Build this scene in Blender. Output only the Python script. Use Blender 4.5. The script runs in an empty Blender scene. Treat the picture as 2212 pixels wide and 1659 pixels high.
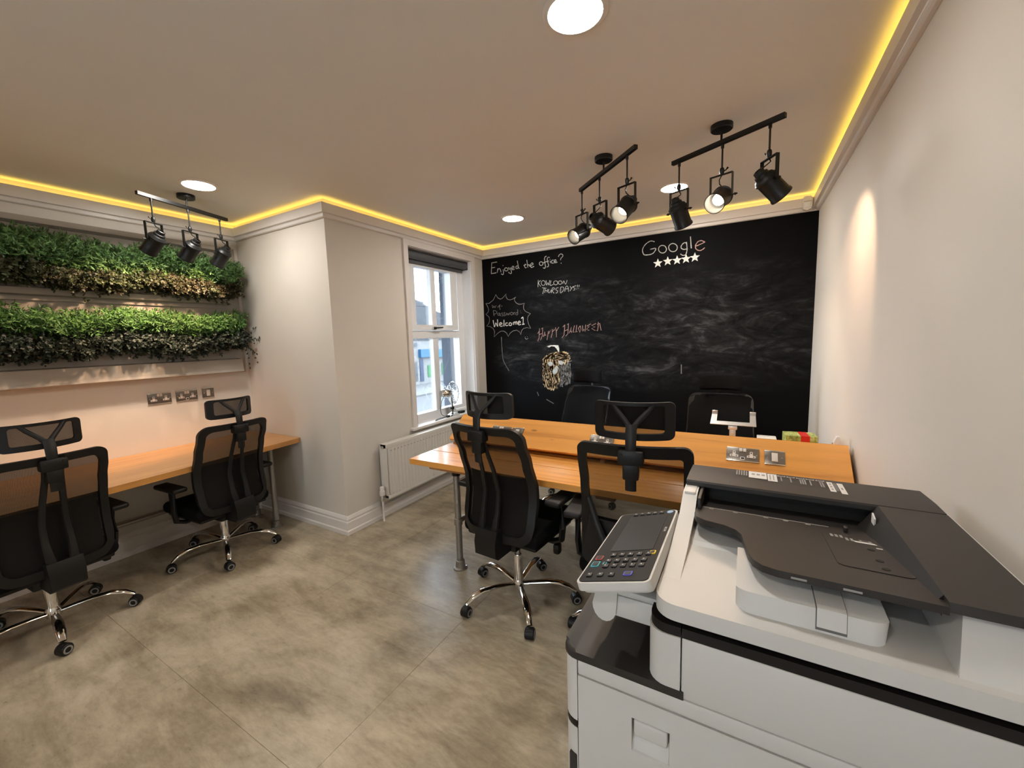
import bpy, bmesh, math, random
from mathutils import Vector, Matrix

# ------------------------------------------------------------------ camera
SC = bpy.context.scene
COL = SC.collection
cam_d = bpy.data.cameras.new('camera')
cam_d.sensor_fit = 'HORIZONTAL'
cam_d.sensor_width = 36.0
cam_d.lens = 36.0 * 880.506 / 2212.0
cam_d.clip_start = 0.02
cam_d.clip_end = 300.0
cam = bpy.data.objects.new('camera', cam_d)
COL.objects.link(cam)
def camera_matrix(yaw, pitch, roll, pos):
    f = Vector((-math.sin(yaw)*math.cos(pitch), math.cos(yaw)*math.cos(pitch), math.sin(pitch)))
    r0 = Vector((math.cos(yaw), math.sin(yaw), 0)); u0 = r0.cross(f)
    r = r0*math.cos(roll) + u0*math.sin(roll); u = -r0*math.sin(roll) + u0*math.cos(roll)
    m = Matrix((r, u, -f)).transposed().to_4x4(); m.translation = pos
    return m
cam.matrix_world = camera_matrix(math.radians(30.114), math.radians(-6.409), math.radians(-1.744), Vector((0, 0, 1.5)))
SC.camera = cam

# ------------------------------------------------------------------ sky, exposure
SKY = 17.0
world = bpy.data.worlds.new('overcast_sky'); SC.world = world
world.use_nodes = True
bg = world.node_tree.nodes['Background']
bg.inputs['Color'].default_value = (0.80, 0.91, 1.0, 1)
bg.inputs['Strength'].default_value = SKY
vs = SC.view_settings
vs.view_transform = 'Standard'
try: vs.look = 'None'
except Exception: pass
vs.gamma = 1.0
vs.use_curve_mapping = False
vs.exposure = 0.28
SC.cycles.use_denoising = True
SC.cycles.use_adaptive_sampling = True
SC.cycles.adaptive_threshold = 0.06
SC.cycles.max_bounces = 6
SC.cycles.diffuse_bounces = 3
SC.cycles.glossy_bounces = 3
SC.cycles.light_sampling_threshold = 0.03
SC.cycles.transparent_max_bounces = 16
SC.cycles.sample_clamp_indirect = 6.0
SC.cycles.caustics_reflective = False
SC.cycles.caustics_refractive = False
DOWNLIGHT = 142.0        # radiance of the ceiling discs
SPOT_W = 22.0            # watts of each track spot
LED = 5.0               # radiance of the cove strip
WARM = (1.0, 0.80, 0.59)

random.seed(7)
# ------------------------------------------------------------------ room measures (metres)
XP, XW, XR = -3.897, -2.690, 0.446      # plant wall, window wall, right wall
YP, YB, YF = 1.994, 4.032, -2.30        # return wall, chalkboard wall, wall behind the camera
HC = 2.543                               # ceiling

# ------------------------------------------------------------------ material helpers
def srgb(r, g, b):
    f = lambda c: (c/255/12.92) if c/255 <= 0.04045 else ((c/255+0.055)/1.055)**2.4
    return (f(r), f(g), f(b), 1)
class NT:
    def __init__(s, name):
        s.m = bpy.data.materials.new(name); s.m.use_nodes = True
        s.t = s.m.node_tree; s.b = s.t.nodes['Principled BSDF']; s.out = s.t.nodes['Material Output']
    def n(s, kind, ins=None, **props):
        nd = s.t.nodes.new(kind)
        for k, v in props.items(): setattr(nd, k, v)
        for k, v in (ins or {}).items(): s.set(nd.inputs[k], v)
        return nd
    def set(s, sock, v):
        if isinstance(v, bpy.types.NodeSocket): s.t.links.new(v, sock)
        else: sock.default_value = v
    def math(s, op, a, b=0.0, clamp=False):
        nd = s.n('ShaderNodeMath', {0: a, 1: b}, operation=op, use_clamp=clamp); return nd.outputs[0]
    def mix(s, fac, a, b, blend='MIX'):
        nd = s.n('ShaderNodeMix', data_type='RGBA', blend_type=blend)
        s.set(nd.inputs[0], fac); s.set(nd.inputs[6], a); s.set(nd.inputs[7], b); return nd.outputs[2]
    def ramp(s, fac, stops):
        nd = s.n('ShaderNodeValToRGB', {0: fac}); e = nd.color_ramp.elements
        while len(e) < len(stops): e.new(0.5)
        for el, (p, c) in zip(e, stops):
            el.position = p; el.color = c if len(c) == 4 else (*c, 1)
        return nd.outputs[0]
    def coords(s, kind='Object', scale=(1, 1, 1), rot=(0, 0, 0), loc=(0, 0, 0)):
        tc = s.n('ShaderNodeTexCoord')
        mp = s.n('ShaderNodeMapping', {'Vector': tc.outputs[kind], 'Scale': scale, 'Rotation': rot, 'Location': loc})
        return mp.outputs[0]
    def world_pos(s, scale=(1, 1, 1), rot=(0, 0, 0)):
        g = s.n('ShaderNodeNewGeometry')
        mp = s.n('ShaderNodeMapping', {'Vector': g.outputs['Position'], 'Scale': scale, 'Rotation': rot}); return mp.outputs[0]
    def noise(s, vec, scale, detail=4, rough=0.55, dist=0.0):
        nd = s.n('ShaderNodeTexNoise', {'Vector': vec, 'Scale': scale, 'Detail': detail, 'Roughness': rough, 'Distortion': dist}); return nd.outputs[0]
    def bump(s, h, strength=0.1, dist=0.002):
        nd = s.n('ShaderNodeBump', {'Height': h, 'Strength': strength, 'Distance': dist}); s.set(s.b.inputs['Normal'], nd.outputs[0])
MATS = {}
def plain(name, col, rough=0.5, metal=0.0, grain=0.0, gscale=300, var=0.0, spec=0.5, coat=0.0):
    if name in MATS: return MATS[name]
    k = NT(name); c = col if len(col) == 4 else (*col, 1)
    k.b.inputs['Roughness'].default_value = rough; k.b.inputs['Metallic'].default_value = metal
    k.b.inputs['Specular IOR Level'].default_value = spec
    if coat: k.b.inputs['Coat Weight'].default_value = coat
    p = k.coords()
    v = k.noise(p, gscale if grain else 14, 3)
    lo = tuple(x*(1-max(var, 0.03)) for x in c[:3]) + (1,); hi = tuple(min(1, x*(1+max(var, 0.03))) for x in c[:3]) + (1,)
    k.set(k.b.inputs['Base Color'], k.mix(v, lo, hi))
    if grain: k.bump(v, grain, 0.001)
    MATS[name] = k.m; return k.m
def emissive(name, col, strength):
    k = NT(name); k.t.nodes.remove(k.b)
    e = k.n('ShaderNodeEmission', {'Color': (*col, 1), 'Strength': strength}); k.t.links.new(e.outputs[0], k.out.inputs[0])
    MATS[name] = k.m; return k.m

# ------------------------------------------------------------------ mesh helpers
class MB:
    def __init__(s): s.v = []; s.f = []
    def add(s, vs, fs):
        o = len(s.v); s.v += [tuple(p) for p in vs]; s.f += [tuple(i+o for i in f) for f in fs]; return s
    def bm(s, b, M=None):
        b.verts.ensure_lookup_table()
        s.add([(M @ v.co) if M else v.co.copy() for v in b.verts], [[v.index for v in f.verts] for f in b.faces]); b.free(); return s
    def box(s, x0, x1, y0, y1, z0, z1):
        return s.add([(x0,y0,z0),(x1,y0,z0),(x1,y1,z0),(x0,y1,z0),(x0,y0,z1),(x1,y0,z1),(x1,y1,z1),(x0,y1,z1)],
                     [(0,3,2,1),(4,5,6,7),(0,1,5,4),(1,2,6,5),(2,3,7,6),(3,0,4,7)])
    def rbox(s, x0, x1, y0, y1, z0, z1, r=0.005, seg=2, M=None):
        b = bmesh.new(); bmesh.ops.create_cube(b, size=1.0)
        for v in b.verts: v.co = Vector(((x0+x1)/2+v.co.x*(x1-x0), (y0+y1)/2+v.co.y*(y1-y0), (z0+z1)/2+v.co.z*(z1-z0)))
        r = min(r, 0.49*min(abs(x1-x0), abs(y1-y0), abs(z1-z0)))
        bmesh.ops.bevel(b, geom=list(b.edges), offset=r, segments=seg, profile=0.5, affect='EDGES')
        b.verts.index_update(); return s.bm(b, M)
    def tube(s, pts, r, seg=10, flat=1.0, up=None, caps=True):
        pts = [Vector(p) for p in pts]; n = len(pts)
        rs = r if isinstance(r, (list, tuple)) else [r]*n
        vs = []; fs = []; prev = None
        for i, p in enumerate(pts):
            t = (pts[min(i+1, n-1)] - pts[max(i-1, 0)]).normalized()
            if up is not None: a = (Vector(up) - t*t.dot(Vector(up)))
            elif prev is None: a = t.orthogonal()
            else: a = prev - t*t.dot(prev)
            if a.length < 1e-6: a = t.orthogonal()
            a.normalize(); prev = a; b = t.cross(a)
            for k in range(seg):
                w = 2*math.pi*k/seg
                vs.append(p + a*(math.cos(w)*rs[i]*flat) + b*(math.sin(w)*rs[i]))
        for i in range(n-1):
            for k in range(seg):
                k2 = (k+1) % seg; fs.append((i*seg+k, i*seg+k2, (i+1)*seg+k2, (i+1)*seg+k))
        if caps:
            fs.append(tuple(range(seg))[::-1]); fs.append(tuple((n-1)*seg+k for k in range(seg)))
        return s.add(vs, fs)
    def cyl(s, p0, p1, r, r1=None, seg=20): return s.tube([p0, p1], [r, r if r1 is None else r1], seg)
    def lathe(s, prof, M=None, seg=28, close=True):
        vs = []; fs = []; n = len(prof)
        for k in range(seg):
            w = 2*math.pi*k/seg
            for (r, z) in prof:
                p = Vector((r*math.cos(w), r*math.sin(w), z)); vs.append(M @ p if M else p)
        for k in range(seg):
            k2 = (k+1) % seg
            for i in range(n-1): fs.append((k*n+i, k2*n+i, k2*n+i+1, k*n+i+1))
        if close:
            fs.append(tuple(k*n for k in range(seg))[::-1]); fs.append(tuple(k*n+n-1 for k in range(seg)))
        return s.add(vs, fs)
    def prism(s, poly, lo, hi, axis='z'):
        n = len(poly)
        def P(a, b, c): return {'z': (a, b, c), 'y': (a, c, b), 'x': (c, a, b)}[axis]
        vs = [P(a, b, lo) for a, b in poly] + [P(a, b, hi) for a, b in poly]
        fs = [tuple(range(n))[::-1], tuple(range(n, 2*n))] + [(i, (i+1) % n, n+(i+1) % n, n+i) for i in range(n)]
        return s.add(vs, fs)
    def mesh(s, name, smooth=True, angle=40):
        me = bpy.data.meshes.new(name); me.from_pydata(s.v, [], s.f)
        b = bmesh.new(); b.from_mesh(me); bmesh.ops.recalc_face_normals(b, faces=b.faces); b.to_mesh(me); b.free()
        if smooth:
            me.shade_smooth()
            try: me.set_sharp_from_angle(angle=math.radians(angle))
            except Exception: pass
        me.update(); return me
def rrect(w, h, r, seg=5, cx=0.0, cy=0.0):
    pts = []
    for (sx, sy, a0) in ((1, 1, 0), (-1, 1, 90), (-1, -1, 180), (1, -1, 270)):
        for k in range(seg+1):
            a = math.radians(a0 + 90*k/seg)
            pts.append((cx+sx*(w/2-r)+r*math.cos(a), cy+sy*(h/2-r)+r*math.sin(a)))
    return pts
def tag(o, label, cat, group=None, kind=None):
    o['label'] = label
    if cat: o['category'] = cat
    if group: o['group'] = group
    if kind: o['kind'] = kind
    return o
def obj(name, mb, mat, parent=None, smooth=True, M=None, angle=40):
    me = mb if isinstance(mb, bpy.types.Mesh) else mb.mesh(name, smooth, angle)
    o = bpy.data.objects.new(name, me); COL.objects.link(o)
    if mat is not None and len(me.materials) == 0: me.materials.append(mat)
    if parent: o.parent = parent
    if M is not None: o.matrix_local = M
    return o
def empty(name, loc=(0, 0, 0), rz=0.0, parent=None):
    o = bpy.data.objects.new(name, None); COL.objects.link(o)
    o.empty_display_size = 0.1; o.location = loc; o.rotation_euler = (0, 0, rz)
    if parent: o.parent = parent
    return o
CACHE = {}
def cached(key, build, mat, name):
    """one mesh shared by all alike parts"""
    if key not in CACHE:
        me = build().mesh(name); me.materials.append(mat); CACHE[key] = me
    return CACHE[key]
def struct(name, mb, mat, label, smooth=False):
    o = obj(name, mb, mat, None, smooth); o['kind'] = 'structure'; o['label'] = label; return o
def T(x, y, z): return Matrix.Translation((x, y, z))
def RZ(a): return Matrix.Rotation(a, 4, 'Z')
def aim(p, d):
    """matrix whose -Z points along d"""
    return T(*p) @ Vector(d).to_track_quat('-Z', 'Y').to_matrix().to_4x4()
# ------------------------------------------------------------------ materials
def paint(name, c, bump=0.05):
    k = NT(name); p = k.world_pos()
    v = k.noise(p, 2.3, 4); k.set(k.b.inputs['Base Color'], k.mix(v, tuple(x*0.97 for x in c)+(1,), tuple(min(1, x*1.03) for x in c)+(1,)))
    k.b.inputs['Roughness'].default_value = 0.62; k.b.inputs['Specular IOR Level'].default_value = 0.3
    k.bump(k.noise(p, 420, 2), bump, 0.0006); return k.m
M_WALL = paint('greige_wall_paint', (0.68, 0.63, 0.565))
M_CEIL = paint('ceiling_paint', (0.77, 0.75, 0.715), 0.03)
M_TRIM = paint('white_trim_gloss', (0.76, 0.72, 0.68), 0.02); M_TRIM.node_tree.nodes['Principled BSDF'].inputs['Roughness'].default_value = 0.3
M_UPVC = plain('white_upvc', (0.82, 0.83, 0.84), 0.28)
M_LEDSTRIP = emissive('led_strip_glow', (1.0, 0.66, 0.10), LED)
M_DISC = emissive('downlight_diffuser_glow', (1.0, 0.95, 0.88), DOWNLIGHT)
M_BULB = emissive('spot_bulb_glow', (1.0, 0.84, 0.62), 22.0)

def floor_mat():
    k = NT('concrete_look_vinyl'); p = k.world_pos()
    big = k.noise(p, 1.5, 6, 0.62, 0.6)
    st = k.noise(k.world_pos((1.0, 3.4, 1), (0, 0, math.radians(28))), 3.2, 8, 0.68, 0.4)
    fine = k.noise(k.world_pos((1, 2.6, 1), (0, 0, math.radians(24))), 22, 5, 0.7)
    a = k.math('ADD', k.math('MULTIPLY', big, 0.48), k.math('MULTIPLY', st, 0.37)); a = k.math('ADD', a, k.math('MULTIPLY', fine, 0.15))
    col = k.ramp(a, [(0.36, srgb(118, 107, 89)), (0.455, srgb(153, 140, 118)), (0.54, srgb(180, 167, 144)), (0.64, srgb(204, 191, 168))])
    oi = k.n('ShaderNodeObjectInfo'); r = k.math('ADD', k.math('MULTIPLY', oi.outputs['Random'], 0.05), 0.975)
    hsv = k.n('ShaderNodeHueSaturation', {'Value': r, 'Color': col}); k.set(k.b.inputs['Base Color'], hsv.outputs[0])
    k.set(k.b.inputs['Roughness'], k.math('ADD', k.math('MULTIPLY', fine, 0.16), 0.22)); k.b.inputs['Specular IOR Level'].default_value = 0.5
    k.bump(fine, 0.06, 0.001); return k.m
M_FLOOR = floor_mat()
M_FLOORJOINT = plain('floor_joint', srgb(112, 100, 82), 0.8)

def pine(name, base, dark, axis='x', knots=True, gloss=0.35):
    k = NT(name); oi = k.n('ShaderNodeObjectInfo')
    sc = {'x': (0.9, 11, 11), 'y': (11, 0.9, 11), 'z': (11, 11, 0.9)}[axis]
    off = k.n('ShaderNodeCombineXYZ', {0: k.math('MULTIPLY', oi.outputs['Random'], 13.0), 1: k.math('MULTIPLY', oi.outputs['Random'], 7.0)})
    tc = k.n('ShaderNodeTexCoord')
    mp = k.n('ShaderNodeMapping', {'Vector': tc.outputs['Object'], 'Scale': sc, 'Location': off.outputs[0]})
    g = k.noise(mp.outputs[0], 1.6, 6, 0.6, 0.5)
    w = k.n('ShaderNodeTexWave', {'Vector': mp.outputs[0], 'Scale': 0.55, 'Distortion': 3.0, 'Detail': 3.0, 'Detail Scale': 1.2}, bands_direction={'x': 'Y', 'y': 'X', 'z': 'X'}[axis])
    f = k.math('ADD', k.math('MULTIPLY', g, 0.78), k.math('MULTIPLY', w.outputs[1], 0.14))
    col = k.ramp(f, [(0.18, dark), (0.42, base), (0.75, tuple(min(1, x*1.18) for x in base[:3])+(1,))])
    if knots:
        s2 = {'x': (2.4, 7.5, 7.5), 'y': (7.5, 2.4, 7.5), 'z': (7.5, 7.5, 2.4)}[axis]
        m2 = k.n('ShaderNodeMapping', {'Vector': tc.outputs['Object'], 'Scale': s2, 'Location': off.outputs[0]})
        vo = k.n('ShaderNodeTexVoronoi', {'Vector': m2.outputs[0], 'Scale': 1.15, 'Randomness': 1.0})
        kn = k.ramp(vo.outputs['Distance'], [(0.03, (1, 1, 1)), (0.055, (0.6, 0.6, 0.6)), (0.085, (0, 0, 0))])
        col = k.mix(k.math('MULTIPLY', kn, 0.75), col, tuple(x*0.35 for x in dark[:3])+(1,))
    k.set(k.b.inputs['Base Color'], col); k.b.inputs['Roughness'].default_value = gloss
    k.b.inputs['Coat Weight'].default_value = 0.6; k.b.inputs['Coat Roughness'].default_value = 0.16
    k.bump(f, 0.08, 0.001); return k.m
M_PINE = pine('varnished_pine', srgb(224, 157, 76), srgb(190, 122, 50))
M_PINE_Y = pine('varnished_worktop', srgb(200, 142, 74), srgb(162, 106, 48), 'y', False)
M_BATTEN = pine('pine_batten', srgb(178, 118, 62), srgb(130, 80, 38), 'x', False)

def chalkboard():
    k = NT('chalkboard_paint'); p = k.world_pos()
    sx = k.n('ShaderNodeSeparateXYZ', {0: p}); X, Z = sx.outputs[0], sx.outputs[2]
    def blob(cx, cz, rx, rz):
        a = k.math('DIVIDE', k.math('SUBTRACT', X, cx), rx); b = k.math('DIVIDE', k.math('SUBTRACT', Z, cz), rz)
        d = k.math('ADD', k.math('MULTIPLY', a, a), k.math('MULTIPLY', b, b))
        return k.math('SUBTRACT', 1.0, k.math('SQRT', d), clamp=True)
    mask = None
    for b in ((-0.35, 1.55, 1.5, 0.62, 1.0), (-1.75, 1.30, 0.75, 0.42, 1.1), (-1.55, 1.9, 0.9, 0.3, 0.7), (-0.9, 1.15, 0.7, 0.22, 1.2), (-2.2, 1.28, 0.42, 0.28, 1.4)):
        m = k.math('MULTIPLY', blob(*b[:4]), b[4]); mask = m if mask is None else k.math('MAXIMUM', mask, m)
    sw = k.noise(k.world_pos((1.0, 1.0, 3.2), (0, math.radians(14), 0)), 1.5, 9, 0.64, 2.6)
    sw2 = k.noise(k.world_pos((1.0, 1.0, 2.2), (0, math.radians(-24), 0)), 2.8, 8, 0.68, 3.0)
    f = k.math('ADD', k.math('MULTIPLY', sw, 0.55), k.math('MULTIPLY', sw2, 0.45))
    f = k.ramp(f, [(0.42, (0.02, 0.02, 0.02)), (0.53, (0.18, 0.18, 0.18)), (0.66, (1, 1, 1))])
    dust = k.math('MULTIPLY', f, mask); dust = k.math('MULTIPLY', dust, 0.17)
    base = k.mix(k.noise(p, 3, 3), (0.0035, 0.0035, 0.0040, 1), (0.0055, 0.0055, 0.0060, 1))
    k.set(k.b.inputs['Base Color'], k.mix(dust, base, (0.55, 0.56, 0.58, 1)))
    k.b.inputs['Roughness'].default_value = 0.6; k.b.inputs['Specular IOR Level'].default_value = 0.05; return k.m
M_BOARD = chalkboard()
def chalk(name, c):
    k = NT(name); v = k.noise(k.world_pos(), 160, 3, 0.7)
    k.set(k.b.inputs['Base Color'], k.mix(k.ramp(v, [(0.35, (0, 0, 0)), (0.55, (1, 1, 1))]), tuple(x*0.45 for x in c)+(1,), (*c, 1)))
    k.b.inputs['Roughness'].default_value = 0.95; k.b.inputs['Specular IOR Level'].default_value = 0.05; return k.m
M_CHALK = chalk('white_chalk', (0.62, 0.62, 0.58)); M_CHALKB = chalk('bright_white_chalk', (0.95, 0.95, 0.90))
M_CHALKP = chalk('pink_chalk', (0.60, 0.38, 0.34)); M_CHALKO = chalk('orange_chalk', (1.0, 0.74, 0.45))
M_CHALKG = chalk('smudged_grey_chalk', (0.34, 0.33, 0.31)); M_CHALKL = chalk('pale_blue_chalk', (0.62, 0.66, 0.66))
M_CHALKD = chalk('dim_chalk', (0.20, 0.20, 0.20)); M_CHALKW = chalk('soft_pink_chalk', (0.36, 0.33, 0.32))

M_BLACK = plain('black_plastic', (0.0055, 0.0055, 0.006), 0.46, grain=0.15, gscale=600, spec=0.35)
M_BLACKF = plain('black_fabric', (0.0055, 0.0055, 0.006), 0.95, grain=0.4, gscale=420, spec=0.10)
M_BLACKMETAL = plain('black_metal', (0.006, 0.006, 0.006), 0.4, spec=0.35)
M_CHROME = plain('polished_chrome', (0.78, 0.77, 0.75), 0.09, 1.0)
M_STEEL = plain('galvanised_pipe', (0.36, 0.35, 0.33), 0.42, 0.85, grain=0.2, gscale=90, var=0.15)
M_GREYWHEEL = plain('grey_wheel_ring', (0.25, 0.25, 0.25), 0.5)
def meshcloth(name, alpha, col):
    k = NT(name); k.b.inputs['Base Color'].default_value = (*col, 1); k.b.inputs['Roughness'].default_value = 0.8
    k.b.inputs['Specular IOR Level'].default_value = 0.15
    p = k.coords('Object')
    w1 = k.n('ShaderNodeTexWave', {'Vector': p, 'Scale': 190.0}, bands_direction='X'); w2 = k.n('ShaderNodeTexWave', {'Vector': p, 'Scale': 190.0}, bands_direction='Z')
    h = k.math('MULTIPLY', w1.outputs[1], w2.outputs[1])
    fac = k.math('SUBTRACT', alpha+0.12, k.math('MULTIPLY', h, 0.48), clamp=True)
    tr = k.n('ShaderNodeBsdfTransparent'); mx = k.n('ShaderNodeMixShader', {0: fac, 1: tr.outputs[0], 2: k.b.outputs[0]})
    k.t.links.new(mx.outputs[0], k.out.inputs[0]); return k.m
M_MESH = meshcloth('black_chair_mesh', 0.86, (0.012, 0.011, 0.010))
M_MESHO = meshcloth('open_black_chair_mesh', 0.70, (0.014, 0.012, 0.010))
def glass():
    k = NT('window_glass'); k.t.nodes.remove(k.b)
    g = k.n('ShaderNodeBsdfGlossy', {'Roughness': 0.02, 'Color': (1, 1, 1, 1)}); tr = k.n('ShaderNodeBsdfTransparent', {'Color': (0.96, 0.98, 1, 1)})
    fr = k.n('ShaderNodeFresnel', {'IOR': 1.45}); mx = k.n('ShaderNodeMixShader', {0: k.math('MULTIPLY', fr.outputs[0], 0.6), 1: tr.outputs[0], 2: g.outputs[0]})
    k.t.links.new(mx.outputs[0], k.out.inputs[0]); return k.m
M_GLASS = glass()
M_PRN = plain('printer_light_grey', srgb(205, 203, 199), 0.48, grain=0.12, gscale=900)
M_PRND = plain('printer_charcoal', (0.018, 0.0155, 0.014), 0.45, grain=0.25, gscale=1100)
M_PRNB = plain('printer_black', (0.008, 0.007, 0.007), 0.5, spec=0.3)
M_SCREEN = plain('dark_touch_screen', (0.040, 0.040, 0.041), 0.32, spec=0.3)
M_WHITEINK = plain('white_print', (0.68, 0.67, 0.65), 0.6)
M_GREYINK = plain('grey_print', (0.30, 0.29, 0.28), 0.6)
M_PLATE = plain('brushed_metal_plate', (0.20, 0.185, 0.165), 0.36, 0.85)
M_PLATEEDGE = plain('bright_plate_edge', (0.62, 0.58, 0.52), 0.25, 0.9)
M_SOCK = plain('white_socket_insert', (0.72, 0.66, 0.60), 0.4)
M_HOLE = plain('dark_slot', (0.006, 0.006, 0.006), 0.7)
M_ALU = plain('silver_aluminium', (0.62, 0.62, 0.62), 0.32, 0.8)
M_RAD = plain('radiator_enamel', (0.72, 0.69, 0.64), 0.35)
M_BLIND = plain('charcoal_blind', (0.075, 0.078, 0.085), 0.6)
M_TIMBERBOARD = paint('painted_planter_board', (0.34, 0.30, 0.255), 0.1)
# ------------------------------------------------------------------ floor (tiles with recessed joints)
fl = struct('floor', MB().box(XP-0.1, XR+0.1, YF-0.1, YB+0.1, -0.06, -0.0015), M_FLOORJOINT, 'warm grey concrete-look vinyl tile floor')
TX, TY = 0.914, 0.914
x0 = -1.285 - 3*TX; y0 = 1.615 - 5*TY
tile_me = cached('tile', lambda: MB().rbox(-TX/2+0.0006, TX/2-0.0004, -TY/2+0.0004, TY/2-0.0006, -0.004, 0.0, 0.0005, 1), M_FLOOR, 'tile')
for i in range(5):
    for j in range(8):
        cx, cy = x0 + (i+0.5)*TX, y0 + (j+0.5)*TY
        if cx - TX/2 > XR or cy - TY/2 > YB or (cx + TX/2 < XW + 0.05 and cy - TY/2 > YP): continue
        obj('tile', tile_me, M_FLOOR, fl, M=T(cx, cy, 0))
struct('ceiling', MB().box(XP-0.1, XR+0.1, YF-0.1, YB+0.1, HC, HC+0.12), M_CEIL, 'smooth warm painted ceiling')
struct('wall_left', MB().box(XP-0.15, XP, YF-0.1, YP+0.15, -0.05, HC+0.05), M_WALL, 'greige wall behind the plant planters')
struct('wall_return', MB().box(XP-0.15, XW, YP, YP+0.15, -0.05, HC+0.05), M_WALL, 'short greige wall between planters and window wall')
struct('wall_right', MB().box(XR, XR+0.15, YF-0.1, YB+0.15, -0.05, HC+0.05), M_WALL, 'long plain greige wall beside the printer')
struct('wall_back_top', MB().box(XW-0.3, XR+0.15, YB, YB+0.15, 2.44, HC+0.05), M_WALL, 'pale strip of wall between chalkboard and ceiling')
struct('wall_back', MB().box(XW-0.3, XR+0.15, YB, YB+0.15, -0.05, 2.44), M_BOARD, 'black chalkboard wall covered in chalk writing and smudges')
WY0, WY1, WZ0, WZ1, WT = 2.82, 3.80, 0.688, 2.36, 0.45
def holed_wall(ys, zs, X0, X1, swap=False):
    mb = MB(); vs = []; fs = []
    for X in (X0, X1):
        for z in zs:
            for y in ys: vs.append((y, X, z) if swap else (X, y, z))
    id_ = lambda s, j, i: s*16 + j*4 + i
    for s in (0, 1):
        for j in range(3):
            for i in range(3):
                if i == 1 and j == 1: continue
                fs.append((id_(s, j, i), id_(s, j, i+1), id_(s, j+1, i+1), id_(s, j+1, i)))
    loop = [(0,0),(0,1),(0,2),(0,3),(1,3),(2,3),(3,3),(3,2),(3,1),(3,0),(2,0),(1,0)]
    inner = [(1,1),(1,2),(2,2),(2,1)]
    for L in (loop, inner):
        for k in range(len(L)):
            a, b = L[k], L[(k+1) % len(L)]; fs.append((id_(0,*a), id_(0,*b), id_(1,*b), id_(1,*a)))
    return mb.add(vs, fs)
struct('wall_window', holed_wall([YP+0.15, WY0, WY1, YB+0.15], [-0.05, WZ0, WZ1, HC+0.05], XW, XW-WT), M_WALL, 'greige wall with the sash-style window')

struct('wall_front', holed_wall([XP-0.15, -0.95, -0.20, XR+0.15], [-0.05, 1.0, 1.95, HC+0.05], YF, YF-0.3, True), M_WALL, 'greige wall behind the viewpoint with an opening added for fill daylight')  # opening added here to let in fill daylight from behind the camera

# mouldings with mitred corners
ROOM = [(XP, YF), (XP, YP), (XW, YP), (XW, YB), (XR, YB), (XR, YF)]
def moulding(profile, seg, ends=None):
    n = []
    for i in range(len(ROOM)-1):
        d = Vector((ROOM[i+1][0]-ROOM[i][0], ROOM[i+1][1]-ROOM[i][1])).normalized(); n.append(Vector((d.y, -d.x)))
    def off(i, d):
        p = Vector(ROOM[i])
        if i > 0: p = p + n[i-1]*d
        if i < len(ROOM)-1: p = p + n[i]*d
        return p
    k = len(profile); vs = []
    for i in (seg, seg+1):
        for d, z in profile:
            q = off(i, d)
            vs.append((q.x, q.y, z))
    if ends:
        ax, a, b = ends
        for t in range(k):
            v = list(vs[t]); v[ax] = a if a is not None else v[ax]; vs[t] = tuple(v)
            v = list(vs[k+t]); v[ax] = b if b is not None else v[ax]; vs[k+t] = tuple(v)
    fs = [(i, (i+1) % k, k+(i+1) % k, k+i) for i in range(k)] + [tuple(range(k))[::-1], tuple(range(k, 2*k))]
    return MB().add(vs, fs)
CORN = [(0, 2.408), (0.014, 2.408), (0.021, 2.413), (0.022, 2.432), (0.024, 2.436), (0.0425, 2.438), (0.0425, 2.505), (0.035, 2.505), (0.035, 2.474), (0, 2.474)]
BASE = [(0, 0), (0.024, 0), (0.024, 0.030), (0.016, 0.037), (0.016, 0.098), (0.011, 0.106), (0.013, 0.122), (0.005, 0.142), (0, 0.148)]
BASE2 = [(0, 0), (0.016, 0), (0.016, 0.04), (0.012, 0.048), (0.012, 0.104), (0.004, 0.112), (0, 0.114)]
names = ['left', 'return', 'window', 'back', 'right']
for i, nm in enumerate(names):
    o = struct('trim_%d' % (i+1), moulding(CORN, i), M_TRIM, 'stepped cream cornice under the ceiling on the %s wall' % nm)
    if nm == 'back': pass
for i, nm in enumerate(names):
    if nm == 'window':
        struct('baseboard_window', moulding(BASE, i, (1, None, 2.325)), M_TRIM, 'moulded white skirting at the wall corner')
        struct('baseboard_radiator', moulding(BASE2, i, (1, 2.335, YB-0.02)), M_TRIM, 'plain white skirting under the radiator')
    elif nm == 'left':
        struct('baseboard_left', moulding([(d, z*1.15) for d, z in BASE], i), M_TRIM, 'white skirting below the left worktop')
    else: struct('baseboard_'+nm, moulding(BASE, i), M_TRIM, 'moulded white skirting along the %s wall' % nm)
LEDP = [(0.008, 2.478), (0.026, 2.478), (0.026, 2.492), (0.008, 2.492)]
for i, nm in enumerate(('above the plant wall', 'above the short wall beside the planters', 'above the window', 'above the chalkboard', 'above the long right wall')):
    tag(obj('led_strip', moulding(LEDP, i), M_LEDSTRIP, None, False), 'glowing yellow light strip in the cornice ' + nm, 'light strip', 'cornice light strips')

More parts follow.
